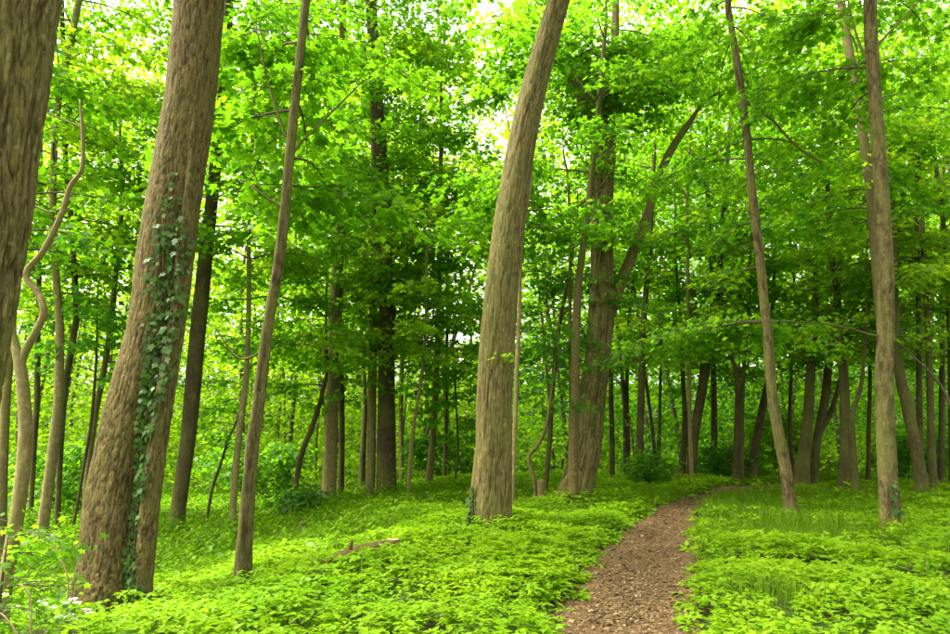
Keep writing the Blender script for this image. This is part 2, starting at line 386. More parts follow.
def trunk_mesh(P, Rr, sides, per, mat, rough=0.06, flare=0.0, seed=0, ridges=0, ridge_amp=0.0, fis=None, zfine=None):
    C = catmull(np.column_stack([P, Rr]), per)
    if zfine is not None:
        k = np.arange(len(C)); C = C[(C[:, 2] < zfine) | (k % 8 == 0) | (k == len(C) - 1)]
    P = C[:, :3]; Rr = np.maximum(C[:, 3], 0.004)
    n = len(P)
    tan = np.gradient(P, axis=0); tan /= np.linalg.norm(tan, axis=1, keepdims=True)
    u = np.cross(tan, np.tile([[0, 1.0, 0]], (n, 1))); u /= np.linalg.norm(u, axis=1, keepdims=True); v = np.cross(tan, u)
    a = np.arange(sides) * 2 * math.pi / sides
    ln = np.concatenate([[0], np.cumsum(np.linalg.norm(np.diff(P, axis=0), axis=1))])
    rs = np.random.default_rng(seed); ph = rs.uniform(0, 6.28, 6)
    A, Z = np.meshgrid(a, ln)
    mod = 1 + rough * (np.sin(2 * A + ph[0] + .5 * Z) * .5 + np.sin(3 * A + ph[1] - .35 * Z) * .35 + np.sin(5 * A + ph[2] + .8 * Z) * .2 + .35 * np.sin(1.7 * Z + ph[3] + A))
    if ridges:
        mod += ridge_amp * np.sin(ridges * A + ph[4] + 1.2 * np.sin(Z * 1.1 + A) + .8 * np.sin(2.7 * Z + 2 * A))
    if flare:
        mod += flare * np.exp(-Z / 0.33) * (0.55 + .45 * np.sin(4 * A + ph[5]) + .25 * np.sin(7 * A + ph[2]))
    rr = Rr[:, None] * mod
    crack = np.ones_like(rr)
    if fis:                                  # real fissures: (cell width, cell length, depth) in metres
        fw, flen, dep = fis
        rb = np.maximum(Rr[:, None], .05)
        q = np.stack([np.cos(A) * rb / fw, np.sin(A) * rb / fw, Z / flen], -1)
        wv = np.stack([vnoise(q * .6, seed + 5), vnoise(q * .6 + 9.7, seed + 6), vnoise(q * .6 + 3.1, seed + 7)], -1) - .5
        q = q + wv * 1.3
        a1 = np.abs(vnoise(q, seed) - .5); a2 = np.abs(vnoise(q * 2.03 + 5.5, seed + 1) - .5)
        crack = .62 * sstep(0, .17, a1) + .38 * sstep(0, .2, a2)
        lump = vnoise(q * 3.1, seed + 2)
        rr = rr + dep * (crack - .75) + dep * .35 * (lump - .5) + dep * .8 * (vnoise(q * .25, seed + 3) - .5)
    V = P[:, None, :] + rr[..., None] * (np.cos(A)[..., None] * u[:, None, :] + np.sin(A)[..., None] * v[:, None, :])
    i = np.arange(n - 1)[:, None] * sides; j = np.arange(sides)[None, :]; j2 = (j + 1) % sides
    fl = np.stack([i + j, i + sides + j, i + sides + j2, i + j2], -1).reshape(-1)
    tot = np.full((n - 1) * sides, 4)
    fl = np.concatenate([fl, (n - 1) * sides + np.arange(sides)[::-1]]); tot = np.concatenate([tot, [sides]])
    r0 = max(Rr[len(Rr) // 4], .05)
    at = np.stack([np.cos(A) * r0 + seed * 3.7, np.sin(A) * r0 + seed * 1.3, Z], -1).reshape(-1, 3)
    me = np_mesh('trunk', V.reshape(-1, 3), fl, tot, mat, True, at)
    fa_ = me.attributes.new('fissure', 'FLOAT', 'POINT'); fa_.data.foreach_set('value', crack.astype(np.float32).ravel())
    return me, P, Rr

LEAFN = [0]
def make_crown(stems, zlo, zhi, nb, L, lod, rs, size, up=0.35, azr=None, dens=1.0, ymin=9.0, envelope=True):
    """stems: list of (points, radii). Branches leave them between zlo and zhi; flat leafy sprays along each."""
    wood = []; LP = []; LD = []; LN = []; LS = []
    nb = int(nb * 1.6)
    for b in range(nb):
        P, Rr = stems[rs.integers(len(stems))]
        zb = zlo + (zhi - zlo) * (b + rs.uniform(0, 1)) / nb
        i = int(np.argmin(np.abs(P[:, 2] - zb))); p0 = P[i]; r0 = min(Rr[i] * .4, .045 if lod == 2 else .02)
        az = rs.uniform(*azr) if azr else (b * 2.4 + rs.uniform(-.5, .5))
        rel = (zb - zlo) / max(zhi - zlo, .1)
        env = (0.55 + 0.9 * rel * (1 - rel) * 2) if envelope else 1.0
        if rel > .8: env *= .7
        Lb = L * env * rs.uniform(.7, 1.2)
        d = np.array([math.sin(az), math.cos(az), 0.0])
        el = up * rs.uniform(.5, 1.4) + .5 * max(0, rel - .6)
        tt = np.linspace(0, 1, 8)
        bend = rs.uniform(-.18, .18); side = np.array([d[1], -d[0], 0])
        pts = p0 + d * (Lb * tt)[:, None] + side * (bend * Lb * tt ** 2)[:, None]
        pts[:, 2] += Lb * (el * tt - (.35 + .4 * el) * tt ** 2 * .9)
        if pts[-1, 1] < ymin and pts[-1, 2] < 7.5: continue
        wood.append(tube(pts, np.linspace(r0, .006, 8), 4 if lod < 2 else 3))
        ntw = max(5, int(Lb * (6.0 if lod < 2 else 4.0) * dens))
        for kk in range(ntw):
            t = .22 + .78 * (kk + rs.uniform(.2, .8)) / ntw
            q = p0 + d * Lb * t + side * bend * Lb * t * t
            q = q + np.array([0, 0, Lb * (el * t - (.35 + .4 * el) * t * t * .9)])
            s = 1 if kk % 2 else -1
            ang = s * rs.uniform(.5, 1.15) if kk < ntw - 1 else 0
            td = d * math.cos(ang) + side * math.sin(ang)
            tl = (0.30 + .30 * Lb * (1 - .55 * t) * .6) * rs.uniform(.7, 1.3)
            te = q + td * tl + np.array([0, 0, tl * rs.uniform(-.28, .12)])
            if lod < 1: wood.append(tube(np.array([q, (q + te) / 2 + [0, 0, .02], te]), [.006, .004, .0025], 3))
            nl = max(4, int(tl / (.065 if lod == 0 else .085 if lod == 1 else .15) * dens))
            ts = np.linspace(.12, 1.0, nl)
            for sgn in (1, -1):
                pp = q + (te - q) * ts[:, None] + rs.normal(0, 1, (nl, 3)) * [.04, .04, .09]
                an = ang + sgn * rs.uniform(.5, 1.4, nl)
                dd = d * np.cos(an)[:, None] + side * np.sin(an)[:, None]
                dd[:, 2] += rs.normal(-.55, .35, nl)
                nn = rs.normal(0, .48, (nl, 3)); nn[:, 2] = 1
                pp = pp + dd * .03
                LP.append(pp); LD.append(dd); LN.append(nn); LS.append(size * 1.22 * rs.uniform(.6, 1.25, nl))
    if not LP: return None, None
    LP = np.concatenate(LP); LD = np.concatenate(LD); LN = np.concatenate(LN); LS = np.concatenate(LS)
    LEAFN[0] += len(LP)
    return leaves(LP, LD, LN, LS, [MAPLE, MAPLE2, RHOMB][lod]), merge(wood)

TREES = []
TREEINFO = {}; FUSED = {}
def tree(key, label, pts, D, bark, crown=None, leaf='maple', H=None, lean=0.0, extra=(), sides=14, flare=.5, rough=.07, ridges=0, ridge_amp=0, per=5, name='tree', group='woodland trees', cat='tree', seed=None, fis=None):
    """pts: (px,py,w) from the base upwards, at the distance D; crown: (zlo, zhi, nb, L, lod, size [, opts])"""
    sd_ = seed if seed is not None else len(TREES) + 1
    rs = np.random.default_rng(1000 + sd_)
    if key[0] == 'r' and D >= 17:
        pts = [(a_, b_, c_ * .86) for a_, b_, c_ in pts]; bark = 'bark_mossy' if bark == 'bark_smooth' else bark
    x0 = (pts[0][0] - CX) / F * D; z0 = float(terrain(x0, D))
    P, Rr = to3d(pts, D, lean, z0)
    ztop = P[-1, 2] + .3
    # stand it on the ground
    while len(P) > 2 and P[1, 2] < z0 + .05: P = P[1:]; Rr = Rr[1:]
    d0 = (P[1] - P[0]) / (P[1, 2] - P[0, 2])
    base = P[0] + d0 * (z0 - .25 - P[0, 2])
    if P[0, 2] > z0 - .05: P = np.vstack([base, P]); Rr = np.concatenate([[Rr[0] * 1.03], Rr])
    else: P[0] = base
    if H and H > P[-1, 2]:
        dirn = P[-1] - P[-3]; dirn /= np.linalg.norm(dirn); dh = H - P[-1, 2]; m = max(2, int(dh / 2)); q = P[-1].copy(); r = Rr[-1]; ext = []; er = []
        for k in range(m):
            dirn = dirn * .8 + np.array([rs.normal(0, .07), rs.normal(0, .07), .25]); dirn /= np.linalg.norm(dirn)
            q = q + dirn * dh / m; ext.append(q.copy()); er.append(max(.012, r * (1 - (k + 1) / m * .9)))
        P = np.vstack([P, ext]); Rr = np.concatenate([Rr, er])
    loc = np.array([P[0, 0] + d0[0] * .25, D, z0])
    t = empty(name, loc); tag(t, label, cat, group)
    me, C, CR = trunk_mesh(P - loc, Rr, sides, per, M[bark], rough, flare, sd_, ridges, ridge_amp, fis, (ztop - loc[2]) if fis else None)
    obj('trunk', me, t)
    stems = [(C + loc, CR)]
    lastlimb = None
    for ex in extra:                        # named limbs / second stems
        nm, ep, eo = ex if len(ex) == 3 else (*ex, {})
        eP, eR = to3d(ep, D + eo.get('dy', 0), eo.get('lean', lean), z0)
        if eo.get('ground'): eP[0, 2] = z0 - .2
        e2, eC, eCR = trunk_mesh(eP - loc, eR, eo.get('sides', 8), eo.get('per', 5), M[eo.get('bark', bark)], rough, 0, sd_ + 50, 0, 0, eo.get('fis'))
        eob = obj(nm, e2, lastlimb if (nm == 'twig' and lastlimb) else t)
        if nm == 'limb': lastlimb = eob
        if eo.get('crown', True): stems.append((eC + loc, eCR))
        if nm == 'fused_stem': FUSED[key] = (eC + loc, eCR)
    TREES.append(t); TREEINFO[key] = (t, C + loc, CR, stems, loc)
    if crown and key[0] == 'r' and D >= 17:
        crown = list(crown); crown[2] = int(crown[2] * .62); leaf = 'beech' if sd_ % 2 else leaf
    if crown:
        o = dict(crown[6]) if len(crown) > 6 else {}
        crown = list(crown); crown[0] *= .8 if D >= 17 else 1
        lv, wd = make_crown(stems, *crown[:5], rs, crown[5], **o)
        if lv:
            V, fl, tot = wd; c = obj('branches', np_mesh('branches', V - loc, fl, tot, M['twig']), t); c['kind'] = 'stuff'
            V, fl, tot = lv; c = obj('crown', np_mesh('crown', V - loc, fl, tot, M[leaf]), t); c['kind'] = 'stuff'
    return t

BACK = dict(azr=(-1.7, 1.7))
exec_trees = True
# --- left side
tree('edge', 'massive furrowed trunk cut off by the left edge of the picture', [(-95, 705, 96), (-80, 640, 86), (-65, 520, 82), (-45, 400, 80), (-28, 300, 80), (-15, 230, 80), (-4, 150, 80), (6, 75, 80), (15, 0, 80)], 5.0, 'bark_furrow', (10, 17, 14, 3.2, 2, .24), H=18, sides=200, per=34, flare=.3, fis=(.034, .30, .023))
tree('crook', 'slim tree with a crooked zigzag limb beside the left edge trunk', [(0, 628, 15), (6, 580, 14), (12, 545, 14), (20, 495, 14), (25, 440, 14), (24, 400, 13), (20, 364, 12), (13, 335, 8), (8, 300, 7), (5, 260, 6), (4, 200, 5)], 7.4, 'bark_pale', (4.6, 7.5, 9, 1.7, 0, .10, BACK), 'beech', H=8, sides=18,
     extra=[('limb', [(20, 368, 9), (26, 350, 9), (38, 328, 8), (44, 311, 8), (38, 293, 7.5), (26, 274, 7), (44, 250, 6.5), (62, 213, 6), (70, 187, 5), (81, 171, 4.5), (83, 150, 4), (82, 124, 4), (80, 100, 2)], dict(crown=False)),
            ('twig', [(82, 128, 2.5), (64, 120, 2), (40, 110, 2), (18, 98, 1.5)], dict(crown=False, sides=6)), ('twig', [(64, 208, 3), (50, 212, 2.5), (30, 204, 2)], dict(crown=False, sides=6))])
tree('l3', 'leaning grey stem low at the extreme left behind the crooked tree', [(1, 535, 10), (4, 450, 9), (6, 400, 9), (10, 350, 8), (18, 250, 6), (24, 160, 5)], 11, 'bark_smooth', (4.5, 9, 12, 1.8, 1, .12, BACK), H=9.5)
tree('l4', 'pale slender tree bending right near the top left corner', [(40, 547, 11), (48, 488, 10.5), (55, 430, 9.5), (58, 400, 9), (60, 330, 8), (56, 275, 7.5), (53, 200, 7), (55, 140, 7), (60, 90, 7), (70, 45, 7), (79, 0, 6.5)], 13.8, 'bark_pale', (5, 15, 26, 2.6, 1, .13), 'beech', H=16)
tree('l5', 'dark wavy stem twined close behind the pale slender tree', [(57, 543, 5.5), (59, 480, 5.5), (64, 400, 6), (73, 338, 6.5), (76, 310, 6), (71, 220, 5.5), (65, 150, 5.5), (70, 100, 5), (63, 40, 5), (62, 0, 4)], 14.6, 'bark_dark', (4, 12, 18, 2.2, 1, .13), H=13)
tree('l6', 'thin upright dark stem seen just right of the crooked tree', [(30, 522, 5), (34, 450, 5.5), (37, 400, 6), (38, 330, 5), (40, 250, 4), (41, 170, 3)], 16, 'bark_dark', (4, 10, 16, 2.2, 1, .13), 'beech', H=11)
tree('l7', 'grey stem leaning right just left of the ivy clad trunk', [(83, 532, 6), (88, 470, 6), (96, 410, 6.5), (104, 370, 6), (110, 330, 6), (116, 270, 5), (122, 200, 4)], 16, 'bark_smooth', (3.2, 10, 16, 2.3, 1, .13), 'dark', H=11)
tree('l7b', 'very thin sapling stem left of the leaning grey stem', [(70, 546, 3), (78, 500, 3.2), (90, 430, 3.5), (95, 380, 3), (97, 340, 2.5)], 15, 'bark_dark', (2.6, 5.5, 9, 1.4, 1, .12), 'dark', H=6, sides=8)
tree('ivy', 'tall brown trunk with dark ivy climbing its front', [(110, 612, 76), (112, 585, 72), (115, 560, 67), (119, 500, 61), (127, 450, 57), (138, 400, 58), (156, 330, 55), (167, 250, 55), (178, 180, 53), (190, 100, 51), (199, 0, 50), (206, -70, 48)], 7.7, 'bark_warm', (11, 19, 20, 3.8, 2, .2), H=20, sides=180, per=24, flare=.2, fis=(.031, .11, .013),
     extra=[('fused_stem', [(141, 608, 24), (143, 575, 22), (147, 530, 21), (154, 470, 20), (164, 400, 20), (176, 330, 17.5), (184, 250, 14.5), (190, 185, 11), (194, 130, 8), (197, 80, 5)], dict(dy=-.2, sides=64, per=24, crown=False, fis=(.031, .11, .012)))])
tree('l9', 'dark straight trunk hugging the right side of the ivy tree', [(176, 533, 15), (181, 490, 15), (188, 440, 15), (192, 400, 16), (198, 330, 16), (205, 260, 15), (212, 200, 13), (221, 100, 12), (228, 0, 10)], 15.4, 'bark_dark', (5.5, 15, 26, 3.0, 1, .13), H=17, sides=20)
tree('l10', 'thin curving sapling between the ivy tree and the pale pole', [(206, 528, 3), (212, 490, 3.2), (222, 460, 3), (228, 440, 2.8), (235, 425, 2.2), (242, 400, 2)], 17, 'bark_dark', (1.8, 4.2, 9, 1.4, 1, .13), H=4.4, sides=8)
tree('l11', 'pale thin pole tree just left of the slanting slim trunk', [(232, 529, 7), (235, 476, 7), (240, 425, 7), (245, 390, 6.5), (248, 340, 5.5), (249, 275, 5), (249, 235, 4.5), (252, 150, 4), (256, 60, 3)], 15.5, 'bark_pale', (4.0, 12.5, 22, 2.4, 1, .13), H=13.5)
tree('slant', 'slim brown trunk slanting right in the open left of centre', [(243, 583, 18), (245, 540, 16), (252, 450, 13.5), (259, 400, 12.5), (268, 326, 11.5), (278, 268, 11), (285, 205, 10.3), (290, 150, 9.8), (297, 85, 9.2), (306, 0, 9), (312, -60, 8)], 8.35, 'bark_smooth', (4.6, 10.5, 20, 2.4, 0, .115, dict(azr=(-2.0, 2.0))), H=11.5, sides=48, per=14, fis=(.05, .22, .008),
     extra=[('limb', [(294, 152, 3.5), (301, 143, 3), (312, 132, 2.6), (338, 106, 2.2), (364, 80, 1.6)], dict(sides=6)), ('limb', [(287, 212, 3), (270, 200, 2.6), (250, 185, 2)], dict(sides=6)),
            ('limb', [(264, 350, 3), (255, 355, 2.8), (245, 359, 2.6), (235, 356, 2.2), (225, 343, 1.8), (214, 325, 1.4)], dict(sides=6, crown=False)), ('limb', [(286, 137, 3), (275, 105, 2.4), (266, 74, 2), (257, 30, 1.5)], dict(sides=6))])
tree('l13', 'dark curved stem bowing right beside the twin pale trunks', [(295, 500, 6), (297, 476, 6), (303, 450, 6), (311, 430, 6), (317, 412, 5), (322, 395, 4.5), (327, 370, 3.5), (326, 340, 3)], 18, 'bark_dark', (3.0, 6.5, 12, 2.0, 1, .14), H=7, sides=10)
# --- middle
tree('m14', 'straight pale trunk, paler of a close pair left of centre', [(328, 514, 16), (330, 460, 14.5), (332, 400, 13.5), (335, 330, 12.5), (337, 270, 11.5), (339, 205, 10.5), (341, 120, 9), (343, 0, 7)], 19, 'bark_pale', (6.5, 18, 30, 3.2, 1, .14), 'beech', H=20, sides=20,
     extra=[('limb', [(333, 322, 4), (326, 310, 3.5), (318, 295, 3), (308, 285, 2)], dict(sides=6)), ('limb', [(332, 362, 3), (322, 350, 3), (312, 346, 2)], dict(sides=6))])
tree('m14b', 'dark stem pressed against the right side of the pale twin', [(340.5, 513, 7), (341.5, 470, 6.5), (342, 420, 6.5), (341, 370, 6.5), (340, 330, 5), (341, 280, 4), (344, 220, 3)], 19.8, 'bark_dark', (5, 10, 14, 2.4, 1, .14), H=11, sides=10)
tree('m15', 'slim pale trunk touching the left of the thick dark one', [(369, 512, 9.5), (371, 460, 9.5), (372, 400, 9), (373, 330, 8.5), (374, 250, 8), (374, 150, 7), (374, 0, 6)], 19.2, 'bark_pale', (6.5, 17, 24, 2.8, 1, .14), H=18, sides=16)
tree('m15b', 'thick dark knobbly trunk standing left of the big centre trunk', [(388, 513, 25), (387, 490, 21), (386, 440, 20), (386, 400, 19), (387, 330, 18), (387, 260, 17), (383, 200, 15), (378, 120, 14), (372, 20, 12), (369, -30, 11)], 19, 'bark_dark', (6.2, 19, 34, 3.6, 1, .14), H=21, sides=28, per=7, rough=.1)
tree('m15c', 'faint pale stem just right of the thick dark trunk', [(402, 505, 5), (401, 400, 5), (403, 330, 5.5), (405, 270, 6), (407, 235, 6), (410, 150, 5)], 24, 'bark_pale', (6, 17, 22, 3.0, 2, .2), 'beech', H=18, sides=10)
tree('m16', 'small dark trunk seen through the gap between the paired trunks', [(361, 511, 7), (363, 450, 6.5), (365, 400, 5), (362, 340, 4), (360, 260, 3)], 23, 'bark_dark', (5, 13, 16, 2.6, 2, .2), H=14, sides=10)
tree('m17', 'thin pale stem leaning right, right of the thick dark trunk', [(407, 515, 4.5), (410, 463, 4.5), (413, 430, 4), (418, 400, 3.8), (423, 363, 3.4), (426, 320, 3), (427, 250, 2.5)], 18, 'bark_pale', (4, 9, 16, 2.2, 1, .14), 'beech', H=10, sides=8)
tree('m18', 'brownish stem midway between the thick dark and centre trunks', [(427, 507, 9), (430, 470, 7.5), (433, 438, 7), (435, 400, 6.5), (438, 330, 6), (440, 240, 5), (441, 140, 4)], 21, 'bark_smooth', (4.5, 15, 24, 2.8, 1, .15), H=16, sides=12)
tree('m19', 'very thin upright stem second left of the centre trunk', [(443, 503, 4.5), (445, 460, 4.5), (446, 420, 4.2), (447, 350, 3.5), (448, 260, 3)], 23, 'bark_dark', (3.5, 11, 16, 2.4, 2, .2), H=12, sides=8)
tree('m20', 'thin bent dark whip just left of the centre trunk', [(449, 502, 2.4), (454, 486, 2.4), (458, 450, 2.4), (457, 420, 2.2), (455, 380, 2)], 20, 'bark_dark', (2.0, 5, 10, 1.6, 1, .15), H=5.6, sides=6)
tree('centre', 'big olive brown trunk leaning right in the middle of the wood', [(489, 533, 48), (491, 512, 42), (493, 460, 38), (494, 400, 37), (498, 330, 36), (503, 270, 34.5), (509, 220, 34), (519, 160, 32), (531, 100, 29), (547, 40, 25), (559, 0, 22.5), (574, -50, 21)], 11.3, 'bark_olive', (10.5, 18, 26, 3.4, 1, .15), H=19, sides=130, per=18, flare=.22, fis=(.034, .26, .013),
     extra=[('fused_stem', [(472, 532, 14), (474, 505, 11), (477, 470, 9), (480, 430, 6)], dict(dy=-.05, sides=14, crown=False))])
tree('m21b', 'pale thin stem rising along the right of the centre trunk', [(512, 503, 5.5), (515, 430, 5.2), (517, 370, 5), (519, 320, 4.8), (520, 275, 4.4), (523, 230, 3.6), (531, 185, 2.6)], 13.6, 'bark_pale', (5.6, 7.5, 10, 1.8, 0, .12, BACK), H=7.8, sides=10)
tree('m22', 'thin dark sapling between the centre trunk and the furrowed tree', [(545, 493, 5.5), (549, 450, 5.4), (552, 400, 5), (556, 351, 4.6), (560, 322, 4), (566, 290, 3.2), (572, 255, 2.4)], 17, 'bark_dark', (3.2, 7.5, 14, 2.0, 1, .13), 'dark', H=8, sides=10, extra=[('limb', [(556, 351, 3), (552, 330, 2.4), (548, 310, 1.8), (546, 285, 1.4)], dict(sides=6))])
tree('m22b', 'crooked elbowed sapling growing beside the small sawn stump', [(536, 500, 4), (534, 480, 4), (529, 457, 4), (538, 445, 4), (545, 430, 3.8), (549, 410, 3), (553, 380, 2.2)], 15.2, 'bark_smooth', (2.2, 4.2, 8, 1.3, 1, .12), 'dark', H=4.4, sides=8)
tree('m23', 'slim smooth stem standing directly before the big furrowed trunk', [(574, 504, 11), (573, 450, 10), (575, 400, 9.2), (576, 340, 9), (578, 290, 8.2), (582, 255, 7.4), (588, 210, 7), (594, 150, 6), (598, 110, 5.4), (603, 55, 4.4), (606, 20, 3.5)], 15.0, 'bark_smooth', (5.5, 12.8, 17, 2.4, 1, .125), H=13, sides=18,
     extra=[('limb', [(597, 100, 3), (608, 90, 2.6), (620, 83, 2.4), (640, 80, 1.8)], dict(sides=6)), ('limb', [(577, 207, 3), (595, 192, 2.6), (607, 178, 2.2), (615, 163, 1.6)], dict(sides=6)), ('limb', [(595, 100, 3), (586, 90, 2.4), (576, 78, 1.8)], dict(sides=6))])
tree('m23b', 'thinner twin stem left of the slim smooth stem', [(569, 500, 4.4), (571, 400, 4.2), (570, 330, 4), (570, 250, 3.4), (568, 180, 2.8)], 16.5, 'bark_smooth', (5, 9, 12, 2.0, 1, .13), H=9.5, sides=8)
tree('furrow', 'big deeply furrowed tree with a broken pale forked top', [(571, 508, 44), (577, 487, 36), (586, 450, 31), (592, 400, 28.5), (598, 350, 27), (601, 300, 25), (602, 250, 23), (603, 200, 21), (605, 165, 21), (607, 130, 18), (611, 100, 14), (615, 60, 10)], 16.2, 'bark_furrow', (10.2, 16.5, 34, 3.4, 1, .14, dict(azr=(-2.2, 2.2))), H=17, sides=96, per=12, flare=.35, fis=(.075, .5, .035),
     extra=[('limb', [(602, 335, 13), (613, 302, 13.5), (626, 270, 12), (637, 243, 10.5), (648, 213, 9.8), (658, 180, 9.5), (671, 150, 8.5), (690, 122, 6), (704, 100, 2)], dict(sides=18, lean=.05)), ('twig', [(659, 185, 3.5), (667, 182, 3), (678, 186, 2.6), (691, 202, 2)], dict(sides=6, bark='bark_pale', crown=False, lean=.05)),
            ('limb', [(600, 150, 14), (594, 132, 15), (587, 115, 12), (579, 92, 9.5), (573, 72, 6), (570, 60, 3)], dict(sides=16, bark='bark_pale')), ('limb', [(607, 140, 12), (616, 115, 11), (623, 85, 9), (628, 50, 6)], dict(sides=12, bark='bark_pale'))])
# --- right, far side of the crest
tree('r25a', 'narrow dark trunk just right of the furrowed tree', [(612, 489, 7), (612, 440, 6.5), (611, 390, 6), (612, 330, 5), (615, 250, 4)], 24, 'bark_dark', (4.5, 13, 20, 2.8, 2, .2), H=14, sides=10)
tree('r25b', 'thin shadowed trunk second right of the furrowed tree', [(628, 487, 5.5), (628, 440, 5.2), (627, 390, 5), (629, 320, 4)], 25, 'bark_dark', (4, 12, 18, 2.8, 2, .2), H=13, sides=10)
tree('r25', 'grey brown trunk with flared foot left of the path end', [(638, 488, 13), (639, 465, 10), (640, 430, 9), (641, 400, 8.5), (643, 330, 7.5), (649, 260, 6.5), (652, 200, 5.5), (655, 120, 4.5)], 22, 'bark_smooth', (4.6, 15, 26, 3.0, 1, .14), H=16, sides=14)
tree('r25c', 'short thin trunk in the bright gap beside the path end', [(658, 486, 5), (659, 440, 5), (660, 400, 4), (661, 330, 3)], 26, 'bark_smooth', (4, 11, 16, 2.6, 2, .2), H=12, sides=8)
tree('r26c', 'flared dark trunk left in the close trio by the path bend', [(680, 486, 11), (683, 455, 7.5), (685, 420, 6.5), (683, 380, 5), (681, 330, 4)], 23, 'bark_dark', (4.2, 12, 18, 2.6, 2, .2), 'maple', H=13, sides=12)
tree('r26b', 'pale mottled stem, middle of the trio by the path bend', [(692, 486, 5.5), (690, 430, 5.4), (689, 380, 5.4), (689, 345, 5), (688, 290, 4.5), (687, 200, 4)], 21, 'bark_pale', (4.6, 13, 18, 2.6, 1, .14), H=14, sides=10)
tree('r26', 'thick dark trunk leaning right over the path bend', [(690, 487, 15), (692, 460, 12), (695, 430, 11.5), (702, 390, 12), (706, 360, 12), (712, 335, 10.5), (717, 300, 8), (722, 240, 6)], 22, 'bark_dark', (5, 14, 24, 3.2, 1, .15), 'maple', H=15, sides=16, rough=.1)
tree('r27', 'dark trunk with a small fork standing where the path vanishes', [(736, 489, 8.5), (737, 440, 8), (738, 395, 7.2), (736, 370, 6), (731, 356, 4.5), (727, 340, 3.5), (722, 300, 3)], 21, 'bark_dark', (4.2, 9, 16, 2.4, 1, .14), H=10, sides=12)
tree('r27b', 'slimmer stem joined to the forked dark trunk by the path', [(741.5, 489, 5.5), (742, 440, 5.2), (743, 380, 5.2), (746, 345, 4.6), (749, 310, 4.2), (750, 260, 3.4)], 21.3, 'bark_smooth', (4.5, 11, 16, 2.6, 1, .14), H=12, sides=10)
tree('r28', 'dark stooping trunk leaning right behind the curved grey tree', [(752, 487, 13), (754, 455, 10.5), (759, 428, 9.5), (763, 405, 8.5), (768, 380, 6.5), (771, 350, 5), (773, 300, 4)], 22.5, 'bark_dark', (4.4, 12, 20, 2.8, 1, .15), 'maple', H=13, sides=14, rough=.1)
tree('curved', 'curved grey tree leaning left, nearest the right of the path', [(792, 518, 15.5), (789, 495, 13.5), (784, 460, 12.5), (778, 430, 11.5), (772, 390, 11), (768, 340, 10), (763, 290, 9.5), (759, 250, 9), (753, 200, 8.5), (747, 140, 8), (742, 100, 8), (736, 55, 7), (731, 25, 6.5), (728, 0, 6)], 12.8, 'bark_smooth', (4.6, 11.5, 20, 2.6, 0, .11, dict(up=.25, azr=(-1.5, 1.5), dens=.85)), H=12.5, sides=44, per=12, fis=(.06, .2, .010),
     extra=[('limb', [(745, 102, 3.5), (770, 118, 3), (795, 145, 2.6), (822, 163, 1.8)], dict(sides=6)), ('limb', [(767, 322, 2.4), (745, 323, 2), (722, 326, 1.8), (700, 331, 1.2)], dict(sides=6, bark='bark_dark'))])
tree('r30c', 'thin dark stem in the gap beside the curved grey tree', [(793, 480, 5), (790, 430, 5), (790, 400, 4.5), (792, 360, 3.8), (795, 300, 3)], 23, 'bark_dark', (4, 11, 16, 2.6, 2, .2), H=12, sides=8)
tree('r30', 'grey trunk with flared foot, left half of a crossing pair', [(801, 484, 20), (804, 455, 15), (807, 430, 12.5), (809, 400, 11.5), (811, 360, 10.5), (814, 330, 9.5), (816, 280, 7), (818, 200, 5)], 20, 'bark_smooth', (4.6, 14, 26, 3.0, 1, .14), H=15, sides=20)
tree('r30b', 'dark leaning trunk, right half of the crossing pair', [(813, 484, 12), (816, 450, 10), (820, 425, 10.5), (825, 400, 11), (828, 370, 9.5), (832, 335, 8), (836, 300, 6), (841, 230, 5)], 20.3, 'bark_dark', (4.6, 12, 20, 2.8, 1, .14), 'maple', H=13, sides=16, rough=.1,
     extra=[('limb', [(820, 432, 6), (828, 418, 5.5), (835, 400, 5), (841, 375, 4), (848, 350, 3)], dict(sides=8))])
tree('r31', 'mossy tall trunk narrowing upward, left of the nearest right trunk', [(843, 488, 15), (845, 455, 13), (845, 410, 12), (843, 370, 10.5), (839, 320, 8.5), (836, 285, 7.5), (831, 250, 6.5), (828, 200, 5.5), (825, 140, 4.8), (821, 80, 4), (819, 45, 3.4)], 18.6, 'bark_smooth', (5.0, 14, 28, 3.0, 1, .14), H=15, sides=18)
tree('r31b', 'shorter forked stem in front of the mossy tall trunk', [(856, 494, 9.5), (854, 460, 8.4), (852, 435, 8), (853, 412, 6.4), (860, 390, 5), (864, 360, 4), (866, 320, 3)], 17.5, 'bark_smooth', (4.4, 8, 14, 2.0, 1, .13), H=8.5, sides=12)
tree('r38', 'small dark stem in the gap left of the nearest right trunk', [(868, 483, 5.5), (869, 430, 5), (870, 390, 4.5), (871, 320, 3.5)], 22, 'bark_dark', (4.2, 11, 14, 2.6, 2, .2), H=12, sides=8)
tree('right', 'upright smooth brown trunk nearest on the right side', [(892, 535, 23), (890, 512, 19.5), (887, 456, 18.2), (885, 390, 17.2), (886, 320, 16.4), (885, 260, 15.6), (882, 200, 15), (878, 140, 14.2), (874, 90, 13.4), (871, 40, 13), (870, 0, 12.5), (870, -60, 11.5)], 10.9, 'bark_smooth', (6.4, 12.5, 14, 2.4, 0, .115, dict(azr=(-1.4, 1.6), dens=.85)), H=14, sides=54, per=14, fis=(.06, .18, .010),
     extra=[('limb', [(877, 336, 2.6), (868, 334, 2.4), (855, 330, 2.2), (836, 326, 2.0), (817, 323, 1.8), (795, 322, 1.5), (774, 322, 1.2)], dict(sides=6, crown=False, bark='bark_dark')), ('limb', [(871, 55, 3.2), (886, 36, 2.6), (902, 20, 2.2), (922, -2, 1.6)], dict(sides=6)), ('limb', [(868, 62, 3), (860, 45, 2.6), (852, 20, 2.2), (848, 0, 1.6)], dict(sides=6))])
